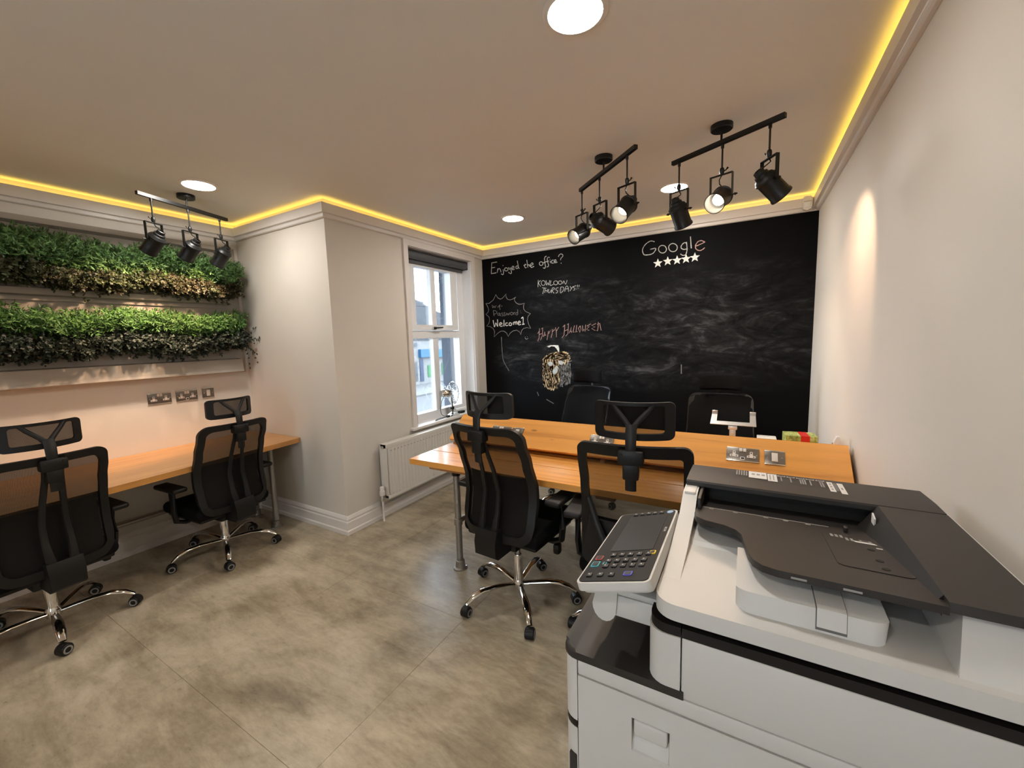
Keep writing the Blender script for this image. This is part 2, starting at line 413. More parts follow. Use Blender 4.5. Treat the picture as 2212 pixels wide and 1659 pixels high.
# ------------------------------------------------------------------ window
win = empty('window_1', (XW-0.15, 3.30, 0.70)); win['kind'] = 'structure'; win['label'] = 'white two-part window with four panes'
WM = win.matrix_basis.copy(); WI = T(-(XW-0.15), -3.30, -0.70)
def ring(y0, y1, z0, z1, a, b, c, d, xa, xb):
    """rectangular frame, members a(left) b(right) c(bottom) d(top)"""
    o = [(y0, z0), (y1, z0), (y1, z1), (y0, z1)]; i = [(y0+a, z0+c), (y1-b, z0+c), (y1-b, z1-d), (y0+a, z1-d)]
    vs = []; fs = []
    for X in (xa, xb):
        vs += [(X, *p) for p in o] + [(X, *p) for p in i]
    for k in range(4):
        k2 = (k+1) % 4
        fs += [(k, k2, 4+k2, 4+k), (8+k, 8+k2, 12+k2, 12+k), (k, k2, 8+k2, 8+k), (4+k, 4+k2, 12+k2, 12+k)]
    return MB().add(vs, fs)
def wpart(name, mb, mat, parent=None): return obj(name, mb, mat, parent or win, False, M=WI if parent is None else None)
wpart('window_frame', ring(2.82, 3.80, 0.70, 2.36, 0.085, 0.105, 0.075, 0.09, XW-0.20, XW-0.12), M_UPVC)
wpart('transom', MB().box(XW-0.20, XW-0.12, 2.905, 3.695, 1.525, 1.60), M_UPVC)
wpart('casement', ring(2.915, 3.665, 1.605, 2.268, 0.095, 0.105, 0.055, 0.05, XW-0.185, XW-0.105), M_UPVC)
wpart('glazing_bar', MB().rbox(XW-0.17, XW-0.115, 3.255, 3.325, 1.655, 2.222, 0.006, 1), M_UPVC)
wpart('glazing_bar', MB().rbox(XW-0.18, XW-0.125, 3.265, 3.345, 0.77, 1.53, 0.006, 1), M_UPVC)
for (y0, y1, z0, z1) in ((3.005, 3.26, 1.655, 2.222), (3.32, 3.565, 1.655, 2.222), (2.90, 3.27, 0.77, 1.53), (3.34, 3.70, 0.77, 1.53)):
    wpart('pane', MB().box(XW-0.158, XW-0.152, y0, y1, z0, z1), M_GLASS)
hd = wpart('handle', MB().rbox(XW-0.105, XW-0.085, 3.23, 3.28, 1.613, 1.640, 0.004), M_CHROME)
wpart('lever', MB().tube([(XW-0.09, 3.25, 1.628), (XW-0.07, 3.26, 1.628), (XW-0.068, 3.36, 1.632)], [0.007, 0.008, 0.006], 8), M_BLACKMETAL, hd)
struct('window_board', MB().rbox(XW-0.125, XW+0.04, 2.735, 3.875, 0.672, 0.70, 0.008), M_TRIM, 'white window board under the window', True)
arch = [(2.765, 0.70), (2.765, 2.41), (3.858, 2.41), (3.858, 0.70), (3.803, 0.70), (3.803, 2.357), (2.818, 2.357), (2.818, 0.70)]
struct('trim_6', MB().prism(arch, XW, XW+0.018, 'x'), M_TRIM, 'cream architrave around the window')
jamb = [(WY0, WZ0), (WY0, WZ1), (WY1, WZ1), (WY1, WZ0), (WY1-0.006, WZ0), (WY1-0.006, WZ1-0.006), (WY0+0.006, WZ1-0.006), (WY0+0.006, WZ0)]
struct('trim_7', MB().prism(jamb, XW-0.119, XW-0.001, 'x'), M_UPVC, 'white lining of the window reveal')
struct('trim_8', MB().prism([(WY0, WZ0), (WY0, WZ1), (WY1, WZ1), (WY1, WZ0), (WY1-0.008, WZ0), (WY1-0.008, WZ1-0.008), (WY0+0.008, WZ1-0.008), (WY0+0.008, WZ0)], XW-WT-0.004, XW-0.201, 'x'), plain('grey_blue_reveal_shade', (0.070, 0.082, 0.108), 0.85, grain=0.3, gscale=60), 'outer window reveal lining with its shade put in as grey-blue')  # dark grey-blue colour stands in for the shade on the outer reveal
bl = empty('roller_blind', (XW-0.065, 3.31, 2.31)); tag(bl, 'rolled-up charcoal roller blind at the top of the window', 'blind')
BI = T(XW-0.065, 3.31, 2.31).inverted()
obj('blind_roll', MB().cyl((XW-0.065, 2.84, 2.305), (XW-0.065, 3.775, 2.305), 0.036), M_BLIND, bl, M=BI)
obj('bottom_bar', MB().rbox(XW-0.105, XW-0.088, 2.85, 3.765, 2.235, 2.285, 0.004), M_BLIND, bl, M=BI)
for yy in (2.833, 3.782): obj('bracket', MB().rbox(XW-0.11, XW-0.03, yy-0.006, yy+0.006, 2.265, 2.35, 0.004), M_BLIND, bl, M=BI)

fill_win = empty('fill_window', (-0.575, YF-0.15, 1.0)); fill_win['kind'] = 'structure'; fill_win['label'] = 'white window added behind the viewpoint for fill daylight'  # unseen window, added to bring neutral daylight onto the copier side
def ring_x(x0, x1, z0, z1, w, ya, yb):
    m = ring(x0, x1, z0, z1, w, w, w, w, ya, yb); m.v = [(b, a, c) for a, b, c in m.v]; return m
W2I = T(0.575, -(YF-0.15), -1.0)
obj('window_frame', ring_x(-0.95, -0.20, 1.0, 1.95, 0.06, YF-0.2, YF-0.12), M_UPVC, fill_win, False, M=W2I)  # frame of the added, unseen fill window
obj('glazing_bar', MB().box(-0.595, -0.555, YF-0.19, YF-0.13, 1.05, 1.90), M_UPVC, fill_win, False, M=W2I)  # glazing bar of the added, unseen fill window
for (a, b) in ((-0.90, -0.585), (-0.565, -0.25)): obj('pane', MB().box(a, b, YF-0.163, YF-0.157, 1.05, 1.90), M_GLASS, fill_win, False, M=W2I)  # panes of the added, unseen fill window

# ------------------------------------------------------------------ street outside
GZ = -2.9
M_RENDERW = plain('cream_render', (0.14, 0.14, 0.14), 0.8, grain=0.2, gscale=30)
M_ROOF = plain('slate_roof', (0.022, 0.024, 0.030), 0.7, grain=0.3, gscale=40, var=0.2)
M_ROAD = plain('asphalt', (0.05, 0.052, 0.055), 0.85, grain=0.3, gscale=50, var=0.1)
M_PAVE = plain('paving', (0.08, 0.08, 0.08), 0.85, grain=0.3, gscale=20, var=0.1)
M_BLUESIGN = plain('blue_shop_sign', (0.004, 0.055, 0.13), 0.5); M_TEAL = plain('teal_shop_sign', (0.006, 0.065, 0.11), 0.5)
M_DKWIN = plain('shop_glass', (0.022, 0.028, 0.036), 0.4); M_GREENP = plain('green_poster', (0.02, 0.10, 0.035), 0.6)
M_NAVY = plain('navy_door', (0.012, 0.022, 0.05), 0.5)
struct('road', MB().box(-60, -3.6, -30, 90, GZ-0.2, GZ), M_ROAD, 'grey road outside the window')
struct('pavement', MB().box(-28, -22.5, -10, 80, GZ, GZ+0.14), M_PAVE, 'pale pavement in front of the shops')
def building(name, label, x, y0, y1, eaves, gable, win_list, signs, shops):
    r = empty(name, (x, (y0+y1)/2, GZ)); tag(r, label, 'building'); I = T(x, (y0+y1)/2, GZ).inverted()
    obj('wall', MB().box(x-9, x, y0, y1, GZ, eaves), M_RENDERW, r, False, M=I)
    obj('roof', MB().prism(gable, x-12, x-1.5, 'x'), M_ROOF, r, False, M=I)
    obj('eaves_gutter', MB().box(x, x+0.18, y0, y1, eaves-0.12, eaves), M_ROOF, r, False, M=I)
    for (a, b, c, d) in win_list:
        w = obj('window', MB().box(x, x+0.06, a, b, c, d), M_RENDERW, r, False, M=I)
        obj('pane', MB().box(x+0.05, x+0.08, a+0.06, b-0.06, c+0.06, d-0.06), M_DKWIN, w, False)
    for (a, b, c, d, m) in signs: obj('shop_sign', MB().box(x, x+0.35, a, b, c, d), m, r, False, M=I)
    for (a, b, c, d, m) in shops: obj('shopfront_panel', MB().box(x, x+0.07, a, b, c, d), m, r, False, M=I)
    return r
building('shop_building', 'white shop with blue signs and a slate gable across the road', -28, 18.0, 45.0, 1.72, [(19.5, 1.72), (31.8, 5.75), (44.0, 1.72)],
         [(29.45, 30.05, 0.88, 1.40), (32.5, 33.2, 0.85, 1.45)],
         [(30.15, 32.0, -0.12, 0.68, M_BLUESIGN), (32.05, 36.5, -0.22, 0.60, M_TEAL)],
         [(29.05, 29.85, -2.4, -0.5, M_DKWIN), (30.22, 30.72, -2.5, -0.25, M_NAVY), (31.35, 31.80, -2.15, -0.95, M_GREENP), (32.35, 32.75, -2.3, -0.5, M_DKWIN), (33.55, 34.60, -2.1, -0.85, M_GREENP), (35.2, 36.4, -2.3, -0.6, M_DKWIN)])
bb = empty('rear_building', (-46, 54.0, GZ)); tag(bb, 'grey building rising behind the shop roof on the left', 'building')
obj('wall', MB().box(-3, 0, -5.6, -2.6, 0, 10.6), M_PAVE, bb, False); obj('parapet', MB().box(-3.1, 0.15, -5.7, -2.5, 10.6, 10.85), M_RENDERW, bb, False)
def bare_tree(x, y, h, label):
    r = empty('bare_tree', (x, y, GZ)); tag(r, label, 'tree'); mb = MB(); rng = random.Random(5)
    tr = MB().tube([(0, 0, 0), (0.1, 0.05, h*0.35), (0, 0.1, h*0.7)], [0.16, 0.12, 0.07], 8); obj('trunk', tr, M_TIMBERBOARD, r)
    vs = MB()
    for k in range(46):
        z = h*(0.3+0.4*rng.random()); a = rng.random()*6.28; l = h*(0.15+0.22*rng.random())
        p0 = Vector((0, 0.05, z)); p1 = p0 + Vector((math.cos(a)*l*0.5, math.sin(a)*l*0.5, l*0.5)); p2 = p1 + Vector((math.cos(a+0.5)*l*0.3, math.sin(a+0.5)*l*0.3, l*0.5))
        vs.tube([p0, p1, p2], [0.045, 0.03, 0.012], 5)
    o = obj('branches', vs, M_TIMBERBOARD, r); o['kind'] = 'stuff'
bare_tree(-41.0, 50.5, 11.5, 'bare winter tree behind the shops across the road')
oc = empty('overhead_cable', (-16, 14, GZ)); tag(oc, 'dark overhead cable strung across the sky outside the window', 'cable')
for yy in (0, 13): obj('pole', MB().cyl((0, yy, 0), (0, yy, 8.4), 0.11, 0.09, 10), M_TIMBERBOARD, oc)
obj('cable', MB().tube([(0, k, 6.35 + 0.042*(k-4.0)**2*0.55) for k in range(14)], 0.03, 5), M_BLACKMETAL, oc)
# ------------------------------------------------------------------ ceiling downlights
DL = [((-0.515, 1.366), 'large round ceiling light at the top of the picture above the printer'),
      ((-3.09, 1.392), 'round ceiling light beside the three spotlights over the plants'),
      ((-1.808, 3.222), 'round ceiling light in front of the window corner'),
      ((-0.492, 3.252), 'round ceiling light behind the spotlights near the chalkboard'),
      ((-0.515, -0.90), 'round ceiling light behind the viewpoint on the right'),
      ((-3.09, -0.90), 'round ceiling light behind the viewpoint on the left')]
for (x, y), lab in DL:
    r = empty('downlight', (x, y, HC)); tag(r, lab, 'ceiling light', 'round ceiling lights')
    obj('rim', cached('dl_rim', lambda: MB().lathe([(0.088, 0.0), (0.106, 0.0), (0.106, -0.004), (0.098, -0.010), (0.088, -0.010), (0.088, 0.0)], close=False, seg=40), M_TRIM, 'rim'), None, r)
    obj('diffuser', cached('dl_disc', lambda: MB().lathe([(0.001, -0.009), (0.0875, -0.009), (0.0875, -0.002), (0.001, -0.002)], seg=40), M_DISC, 'diffuser'), None, r)

# ------------------------------------------------------------------ track spotlights
def spot_head(parent, p, d, kelv, watts, blend=0.45, size=84):
    """one lamp under a rail: rod, joint, yoke, can, bulb; p = point on the rail underside (parent space)"""
    r = empty('spot_head', p, 0, parent)
    d = Vector(d).normalized(); h = Vector((d.x, d.y, 0)); side = Vector((-h.y, h.x, 0)).normalized() if h.length > 1e-4 else Vector((1, 0, 0))
    obj('rod', cached('sp_rod', lambda: MB().tube([(0, 0, 0), (0, 0, -0.02), (0, 0, -0.021), (0, 0, -0.13)], [0.0075, 0.0075, 0.0045, 0.0045], 10), M_BLACKMETAL, 'rod'), None, r)
    obj('joint', cached('sp_joint', lambda: MB().lathe([(0.004, -0.112), (0.009, -0.116), (0.011, -0.125), (0.011, -0.138), (0.007, -0.148)], seg=14), M_BLACKMETAL, 'joint'), None, r)
    wing = MB().tube([side*0.008+Vector((0, 0, -0.132)), side*0.020+Vector((0, 0, -0.130)), side*0.030+Vector((0, 0, -0.120))], [0.004, 0.003, 0.006], 6, flat=0.5)
    obj('wing_nut', wing, M_BLACKMETAL, r)
    c = Vector((0, 0, -0.258)) + d*0.004
    a = side*0.056
    hx = h.normalized() if h.length > 1e-4 else Vector((0, 1, 0))
    top = c + Vector((0, 0, 0.112)); w = hx*0.0085; t = 0.0035
    prof = [c+a, top+a, top-a, c-a]; inn = [c+a*(1-t/0.056), top+a*(1-t/0.056)-Vector((0, 0, t)), top-a*(1-t/0.056)-Vector((0, 0, t)), c-a*(1-t/0.056)]
    vs = [q+w for q in prof] + [q+w for q in inn] + [q-w for q in prof] + [q-w for q in inn]; fs = []
    for k in range(3):
        fs += [(k, k+1, 5+k, 4+k), (8+k, 9+k, 13+k, 12+k), (k, k+1, 9+k, 8+k), (4+k, 5+k, 13+k, 12+k)]
    fs += [(0, 4, 12, 8), (3, 7, 15, 11)]
    obj('yoke', MB().add(vs, fs), M_BLACKMETAL, r, False)
    for sgn in (1, -1):
        obj('side_screw', MB().tube([c+a*sgn*0.8, c+a*sgn*1.18, c+a*sgn*1.19, c+a*sgn*1.42], [0.004, 0.004, 0.008, 0.003], 8, flat=0.7), M_BLACKMETAL, r)
    M = aim(c, d) @ Matrix.Scale(1.27, 4)
    can = obj('can', cached('sp_can', lambda: MB().lathe([(0.010, 0.062), (0.017, 0.060), (0.019, 0.046), (0.024, 0.044), (0.026, 0.034), (0.033, 0.030), (0.037, 0.022), (0.0395, 0.020), (0.0395, 0.014), (0.0365, 0.012), (0.0365, -0.058), (0.0395, -0.062), (0.0395, -0.070), (0.0372, -0.070), (0.0345, -0.060), (0.0345, -0.020), (0.030, -0.012), (0.010, -0.008), (0.002, -0.008)], seg=28, close=False), M_BLACKMETAL, 'can'), None, r, M=M)
    obj('bulb', cached('sp_bulb', lambda: MB().lathe([(0.002, -0.034), (0.019, -0.033), (0.0225, -0.028), (0.0225, -0.012), (0.002, -0.012)], seg=20), M_BULB, 'bulb'), None, r, M=M)
    fl = d.cross(Vector((0, 0, 1))).normalized()
    obj('flex', MB().tube([(0, 0, -0.150), tuple(fl*0.012+Vector((0, 0, -0.170))), tuple(fl*0.018+Vector((0, 0, -0.195))-d*0.02), tuple(c-d*0.072)], 0.0028, 6), M_BLACKMETAL, r)
    ld = bpy.data.lights.new('spot_light', 'SPOT'); ld.energy = watts; ld.color = kelv; ld.spot_size = math.radians(size); ld.spot_blend = blend; ld.shadow_soft_size = 0.02
    lo = bpy.data.objects.new('lamp_light', ld); COL.objects.link(lo); lo.parent = r; lo.matrix_local = aim(c + d*0.046, d)
    return r
def track(canopy, e0, e1, heads, label):
    cx, cy = canopy; root = empty('track_spotlight', (cx, cy, HC)); tag(root, label, 'spotlight', 'three-lamp track spotlights')
    I = Vector((cx, cy, HC)); zr = 2.458 - HC
    obj('canopy', cached('trk_canopy', lambda: MB().lathe([(0.002, 0), (0.052, 0), (0.052, -0.022), (0.048, -0.026), (0.002, -0.026)], seg=36), M_BLACKMETAL, 'canopy'), None, root)
    obj('stem', MB().tube([(0, 0, -0.02), (0, 0, zr)], 0.0055, 10), M_BLACKMETAL, root)
    a = Vector((e0[0]-cx, e0[1]-cy, zr)); b = Vector((e1[0]-cx, e1[1]-cy, zr)); t = (b-a).normalized(); s = Vector((-t.y, t.x, 0))
    vs = []
    for q in (a, b):
        for (i, j) in ((-1, -1), (1, -1), (1, 1), (-1, 1)): vs.append(q + s*(i*0.0105) + Vector((0, 0, j*0.0105)))
    obj('rail', MB().add(vs, [(3, 2, 1, 0), (4, 5, 6, 7), (0, 1, 5, 4), (1, 2, 6, 5), (2, 3, 7, 6), (3, 0, 4, 7)]), M_BLACKMETAL, root, False)
    for (px, py), d, k, w in heads:
        u = t.dot(Vector((px-cx, py-cy, 0)) - Vector((a.x, a.y, 0)))
        q = a + t*u; spot_head(root, (q.x, q.y, zr-0.0105), d, k, w)
WH = (1.0, 0.78, 0.54); PK = (1.0, 0.66, 0.42)
track((-0.768, 2.478), (-0.992, 2.688), (-0.528, 2.252),
      [((-0.962, 2.684), (-0.407, -0.765, -0.499), PK, SPOT_W), ((-0.787, 2.53), (0.477, 0.811, -0.338), WH, SPOT_W), ((-0.585, 2.31), (-0.304, -0.708, -0.638), WH, SPOT_W)],
      'black ceiling rail with three spotlights, the one nearer the window')
track((-0.148, 2.458), (-0.402, 2.590), (0.116, 2.316),
      [((-0.356, 2.583), (0.24, 0.51, -0.826), WH, SPOT_W), ((-0.148, 2.44), (-0.297, -0.806, -0.512), PK, SPOT_W), ((0.062, 2.35), (0.624, 0.395, -0.674), PK, SPOT_W*0.7)],
      'black ceiling rail with three spotlights, the one nearer the long right wall')
track((-3.372, 1.432), (-3.275, 1.130), (-3.455, 1.720),
      [((-3.316, 1.201), (-0.641, -0.266, -0.72), PK, SPOT_W*1.5), ((-3.377, 1.430), (-0.641, -0.266, -0.72), PK, SPOT_W*1.5), ((-3.433, 1.659), (-0.612, -0.245, -0.752), PK, SPOT_W*1.5)],
      'black ceiling rail with three spotlights aimed at the plant wall')
# ------------------------------------------------------------------ office chairs
def lerp_table(tab, z):
    if z <= tab[0][0]: return tab[0][1]
    for (a, va), (b, vb) in zip(tab, tab[1:]):
        if z <= b:
            t = (z-a)/(b-a); t = t*t*(3-2*t); return va + (vb-va)*t
    return tab[-1][1]
BACK_Y = [(0.44, -0.225), (0.52, -0.225), (0.60, -0.205), (0.68, -0.190), (0.76, -0.195), (0.88, -0.235), (1.0, -0.285), (1.08, -0.315)]
BACK_W = [(0.44, 0.205), (0.56, 0.228), (0.72, 0.232), (0.90, 0.226), (1.08, 0.222)]
Z0, Z1 = 0.455, 1.075
def back_pt(u, z, off=0.0):
    """u in -1..1 across the back"""
    return Vector((u*lerp_table(BACK_W, z), lerp_table(BACK_Y, z) + 0.045*u*u - off, z))
def head_pt(u, z, off=0.0):
    return Vector((u*0.145, -0.272 + 0.055*u*u - 0.04*(z-1.17) - 0.25*(z-1.175)**2 - off, z))
def head_ptY(u, z, off=0.0):
    p = head_pt(u, z, off); p.x *= 1.07; return p
def outline(pt, w2, z0, z1, r, n, wz):
    """rounded-rectangle loop in (u,z); w2 half width for corner scaling"""
    P = []
    ru = r/w2
    def arc(cu, cz, a0):
        for k in range(n+1):
            a = math.radians(a0+90*k/n); P.append((cu+ru*math.cos(a), cz+r*math.sin(a)))
    m = 10
    U = wz
    arc(U-ru, z1-r, 0)
    P += [(U-ru-(2*U-2*ru)*k/m, z1) for k in range(1, m)]
    arc(-U+ru, z1-r, 90)
    P += [(-U, z1-r-(z1-z0-2*r)*k/m) for k in range(1, m)]
    arc(-U+ru, z0+r, 180)
    P += [(-U+ru+(2*U-2*ru)*k/m, z0) for k in range(1, m)]
    arc(U-ru, z0+r, 270)
    P += [(U, z0+r+(z1-z0-2*r)*k/m) for k in range(1, m)]
    return P
def band(pt, outer, inner, t):
    n = len(outer); vs = []; fs = []
    for off in (t/2, -t/2):
        for loop in (outer, inner): vs += [pt(u, z, off) for u, z in loop]
    for k in range(n):
        k2 = (k+1) % n
        fs += [(k, k2, n+k2, n+k), (2*n+k, 2*n+k2, 3*n+k2, 3*n+k), (k, k2, 2*n+k2, 2*n+k), (n+k, n+k2, 3*n+k2, 3*n+k)]
    return MB().add(vs, fs)
def panel(pt, u1, z0, z1, nu=10, nz=14, off=0.0, r=0.0):
    vs = []; fs = []
    for j in range(nz+1):
        z = z0+(z1-z0)*j/nz
        for i in range(nu+1): vs.append(pt(-u1+2*u1*i/nu, z, off))
    for j in range(nz):
        for i in range(nu): fs.append((j*(nu+1)+i, j*(nu+1)+i+1, (j+1)*(nu+1)+i+1, (j+1)*(nu+1)+i))
    return MB().add(vs, fs)
def cushion(pt, u1, z0, z1, t, nu=12, nz=8):
    """closed padded shell over the surface"""
    vs = []; fs = []
    for s in (1, -1):
        for j in range(nz+1):
            v = -1+2*j/nz
            for i in range(nu+1):
                u = -1+2*i/nu; e = max(0.0, 1-abs(u)**5)*max(0.0, 1-abs(v)**5)
                sq = math.sqrt(e)
                vs.append(pt(u1*u*(1-0.02*abs(v)**6), (z0+z1)/2+v*(z1-z0)/2*(1-0.06*abs(u)**8), s*t/2*(0.12+0.88*sq)))
    m = (nu+1)*(nz+1)
    for j in range(nz):
        for i in range(nu):
            a = j*(nu+1)+i; q = (a, a+1, a+nu+2, a+nu+1); fs += [q, tuple(m+x for x in q)[::-1]]
    for i in range(nu): fs += [(i, i+1, m+i+1, m+i), (nz*(nu+1)+i, nz*(nu+1)+i+1, m+nz*(nu+1)+i+1, m+nz*(nu+1)+i)]
    for j in range(nz): fs += [(j*(nu+1), (j+1)*(nu+1), m+(j+1)*(nu+1), m+j*(nu+1)), (j*(nu+1)+nu, (j+1)*(nu+1)+nu, m+(j+1)*(nu+1)+nu, m+j*(nu+1)+nu)]
    return MB().add(vs, fs)
def b_arm():
    pts = [(0.022, 0, 0.098), (0.08, 0, 0.108), (0.16, 0, 0.118), (0.23, 0, 0.117), (0.285, 0, 0.100), (0.325, 0, 0.070)]
    return MB().tube(pts, [0.016, 0.016, 0.019, 0.022, 0.021, 0.015], 12, flat=0.62, up=(0, 0, 1))
def b_caster():
    mb = MB().lathe([(0.006, -0.024), (0.024, -0.024), (0.0275, -0.020), (0.0275, 0.020), (0.024, 0.024), (0.006, 0.024)], M=T(0, 0, 0.0275) @ Matrix.Rotation(math.pi/2, 4, 'X'), seg=22)
    return mb
def b_hood():
    pts = [(0.030*math.cos(math.radians(a)), 0.0275+0.031*math.sin(math.radians(a))) for a in range(-20, 150, 17)]
    inn = [(0.022*math.cos(math.radians(a)), 0.0275+0.022*math.sin(math.radians(a))) for a in range(-20, 150, 17)]
    return MB().prism(pts + inn[::-1], -0.017, 0.017, 'y')
def b_ring():
    return MB().lathe([(0.013, 0.0), (0.020, 0.0), (0.020, 0.0022), (0.013, 0.0022), (0.013, 0.0)], M=T(0, -0.0235, 0.0275) @ Matrix.Rotation(math.pi/2, 4, 'X'), seg=20, close=False)
def make_chair(loc, face_deg, base_deg, lift, kind, label):
    rz = math.radians(face_deg-90); root = empty('office_chair', (*loc, 0), rz)
    tag(root, label, 'chair', 'black office chairs')
    P = lambda name, key, build, mat, par=root, M=None: obj(name, cached(key, build, mat, name), None, par, M=M)
    up = T(0, 0, lift)
    base = P('star_base', 'hub', lambda: MB().lathe([(0.012, 0.070), (0.030, 0.072), (0.034, 0.085), (0.034, 0.112), (0.028, 0.122), (0.026, 0.128), (0.012, 0.128)]), M_CHROME)
    for k in range(5):
        a = math.radians(base_deg+72*k) - rz
        P('base_arm', 'arm', b_arm, M_CHROME, base, RZ(a))
        cs = P('caster', 'caster', b_caster, M_BLACK, root, T(0.325*math.cos(a), 0.325*math.sin(a), 0) @ RZ(a*1.7+k*1.3))
        P('caster_hood', 'hood', b_hood, M_BLACK, cs); P('wheel_ring', 'ring', b_ring, M_GREYWHEEL, cs); P('wheel_ring', 'ring', b_ring, M_GREYWHEEL, cs, RZ(math.pi))
    P('gas_lift_sleeve', 'sleeve%.2f' % lift, lambda: MB().lathe([(0.012, 0.125), (0.0255, 0.126), (0.0255, 0.262+lift*0.3), (0.020, 0.275+lift*0.3), (0.012, 0.276+lift*0.3)]), M_CHROME)
    P('gas_lift_piston', 'piston', lambda: MB().cyl((0, 0, 0.24), (0, 0, 0.40), 0.0135), M_STEEL, root, up)
    P('tilt_mechanism', 'mech', lambda: MB().rbox(-0.095, 0.095, -0.16, 0.13, 0.375, 0.425, 0.012), M_BLACK, root, up)
    lv = P('lever', 'lever', lambda: MB().tube([(0.09, 0.02, 0.400), (0.20, 0.02, 0.397), (0.245, 0.02, 0.385)], 0.006, 8), M_BLACK, root, up)
    P('lever_paddle', 'paddle', lambda: MB().rbox(0.225, 0.262, 0.0, 0.045, 0.335, 0.392, 0.012), M_BLACK, lv)
    P('seat', 'seat', lambda: MB().rbox(-0.245, 0.245, -0.19, 0.275, 0.432, 0.512, 0.034, 4), M_BLACKF, root, up)
    P('seat_shell', 'shell', lambda: MB().rbox(-0.225, 0.225, -0.17, 0.24, 0.415, 0.445, 0.012), M_BLACK, root, up)
    for s in (1, -1):
        ar = P('armrest', 'ar%d' % s, lambda s=s: MB().tube([(s*0.12, 0.0, 0.418), (s*0.235, 0.0, 0.414), (s*0.282, 0.0, 0.435), (s*0.290, 0.0, 0.50), (s*0.290, 0.0, 0.655)], [0.020, 0.024, 0.026, 0.025, 0.019], 10, flat=0.6, up=(0, 0, 1)), M_BLACK, root, up)
        P('arm_pad', 'pad%d' % s, lambda s=s: MB().rbox(s*0.290-0.043, s*0.290+0.043, -0.12, 0.135, 0.652, 0.684, 0.014, 3), M_BLACK, ar)
    # backrest
    if kind == 'Y':
        fr = P('back_frame', 'frameY', lambda: band(back_pt, outline(back_pt, 0.225, 0.50, Z1, 0.04, 6, 1.0), outline(back_pt, 0.225, 0.70, Z1-0.050, 0.014, 6, 0.835), 0.026), M_BLACK, root, up)
        P('back_mesh', 'meshY', lambda: panel(back_pt, 0.84, 0.695, Z1-0.048), M_MESHO, root, up)
        P('back_lower_panel', 'lowY', lambda: panel(back_pt, 0.8, 0.50, 0.71, off=-0.008), M_BLACKF, root, up)
        for s in (1, -1):
            P('back_strut', 'strutY%d' % s, lambda s=s: MB().tube([back_pt(s*0.86, 0.80, 0.012), back_pt(s*0.70, 0.70, 0.030), Vector((s*0.085, -0.262, 0.56)), Vector((s*0.035, -0.255, 0.46)), Vector((s*0.03, -0.19, 0.405))], [0.012, 0.018, 0.022, 0.024, 0.022], 10, flat=0.6, up=(0, 1, 0)), M_BLACK, root, up)
        P('back_block', 'blkY', lambda: MB().rbox(-0.055, 0.055, -0.285, -0.12, 0.382, 0.47, 0.02, 3), M_BLACK, root, up)
    else:
        P('back_frame', 'frameS', lambda: band(back_pt, outline(back_pt, 0.225, Z0, Z1, 0.055, 6, 1.0), outline(back_pt, 0.225, Z0+0.045, Z1-0.040, 0.04, 6, 0.83), 0.026), M_BLACK, root, up)
        if kind == 'F':
            P('back_cover', 'coverF', lambda: cushion(back_pt, 0.97, Z0+0.01, Z1-0.006, 0.036), M_BLACKF, root, T(0, 0.012, lift))
        else:
            P('back_mesh', 'meshS', lambda: panel(back_pt, 0.84, Z0+0.04, Z1-0.036), M_MESH, root, up)
            P('lumbar_pad', 'lumb', lambda: panel(lambda u, z, o=0: back_pt(u, z, -0.012), 0.8, Z0+0.05, 0.80, 8, 8), M_BLACKF, root, up)
        for s in (1, -1):
            P('spine', 'spine%d' % s, lambda s=s: MB().tube([Vector((s*0.030, -0.262, 0.44)), Vector((s*0.040, -0.268, 0.52)), back_pt(s*0.20, 0.62, 0.040), back_pt(s*0.185, 0.72, 0.030), back_pt(s*0.16, 0.84, 0.024), back_pt(s*0.12, 0.96, 0.020), back_pt(s*0.115, 1.04, 0.016)], [0.024, 0.021, 0.016, 0.014, 0.0135, 0.0135, 0.013], 8, flat=0.6, up=(0, 1, 0)), M_BLACK, root, up)
        P('back_block', 'blkS', lambda: MB().prism([(-0.295, 0.400), (-0.275, 0.385), (-0.14, 0.385), (-0.14, 0.43), (-0.225, 0.45), (-0.235, 0.535), (-0.280, 0.535), (-0.300, 0.47)], -0.066, 0.066, 'x'), M_BLACK, root, up)
    # headrest
    br = P('headrest_bracket', 'hbr', lambda: MB().rbox(-0.048, 0.048, -0.345, -0.292, 1.005, 1.062, 0.008), M_BLACK, root, up)
    for s in (1, -1): P('screw', 'scr%d' % s, lambda s=s: MB().cyl((s*0.033, -0.344, 1.047), (s*0.033, -0.349, 1.047), 0.006, seg=12), M_HOLE, br)
    P('bracket_tail', 'htail', lambda: MB().rbox(-0.030, 0.030, -0.335, -0.288, 0.945, 1.010, 0.006), M_BLACK, br)
    P('headrest_stem', 'hstem', lambda: MB().tube([(0, -0.318, 0.90), (0, -0.325, 1.0), (0, -0.325, 1.07), (0, -0.322, 1.125), (0, -0.305, 1.155)], [0.022, 0.022, 0.021, 0.022, 0.022], 10, flat=0.42, up=(0, 1, 0)), M_BLACK, root, up)
    HP, hz0 = (head_ptY, 1.088) if kind == 'Y' else (head_pt, 1.108)
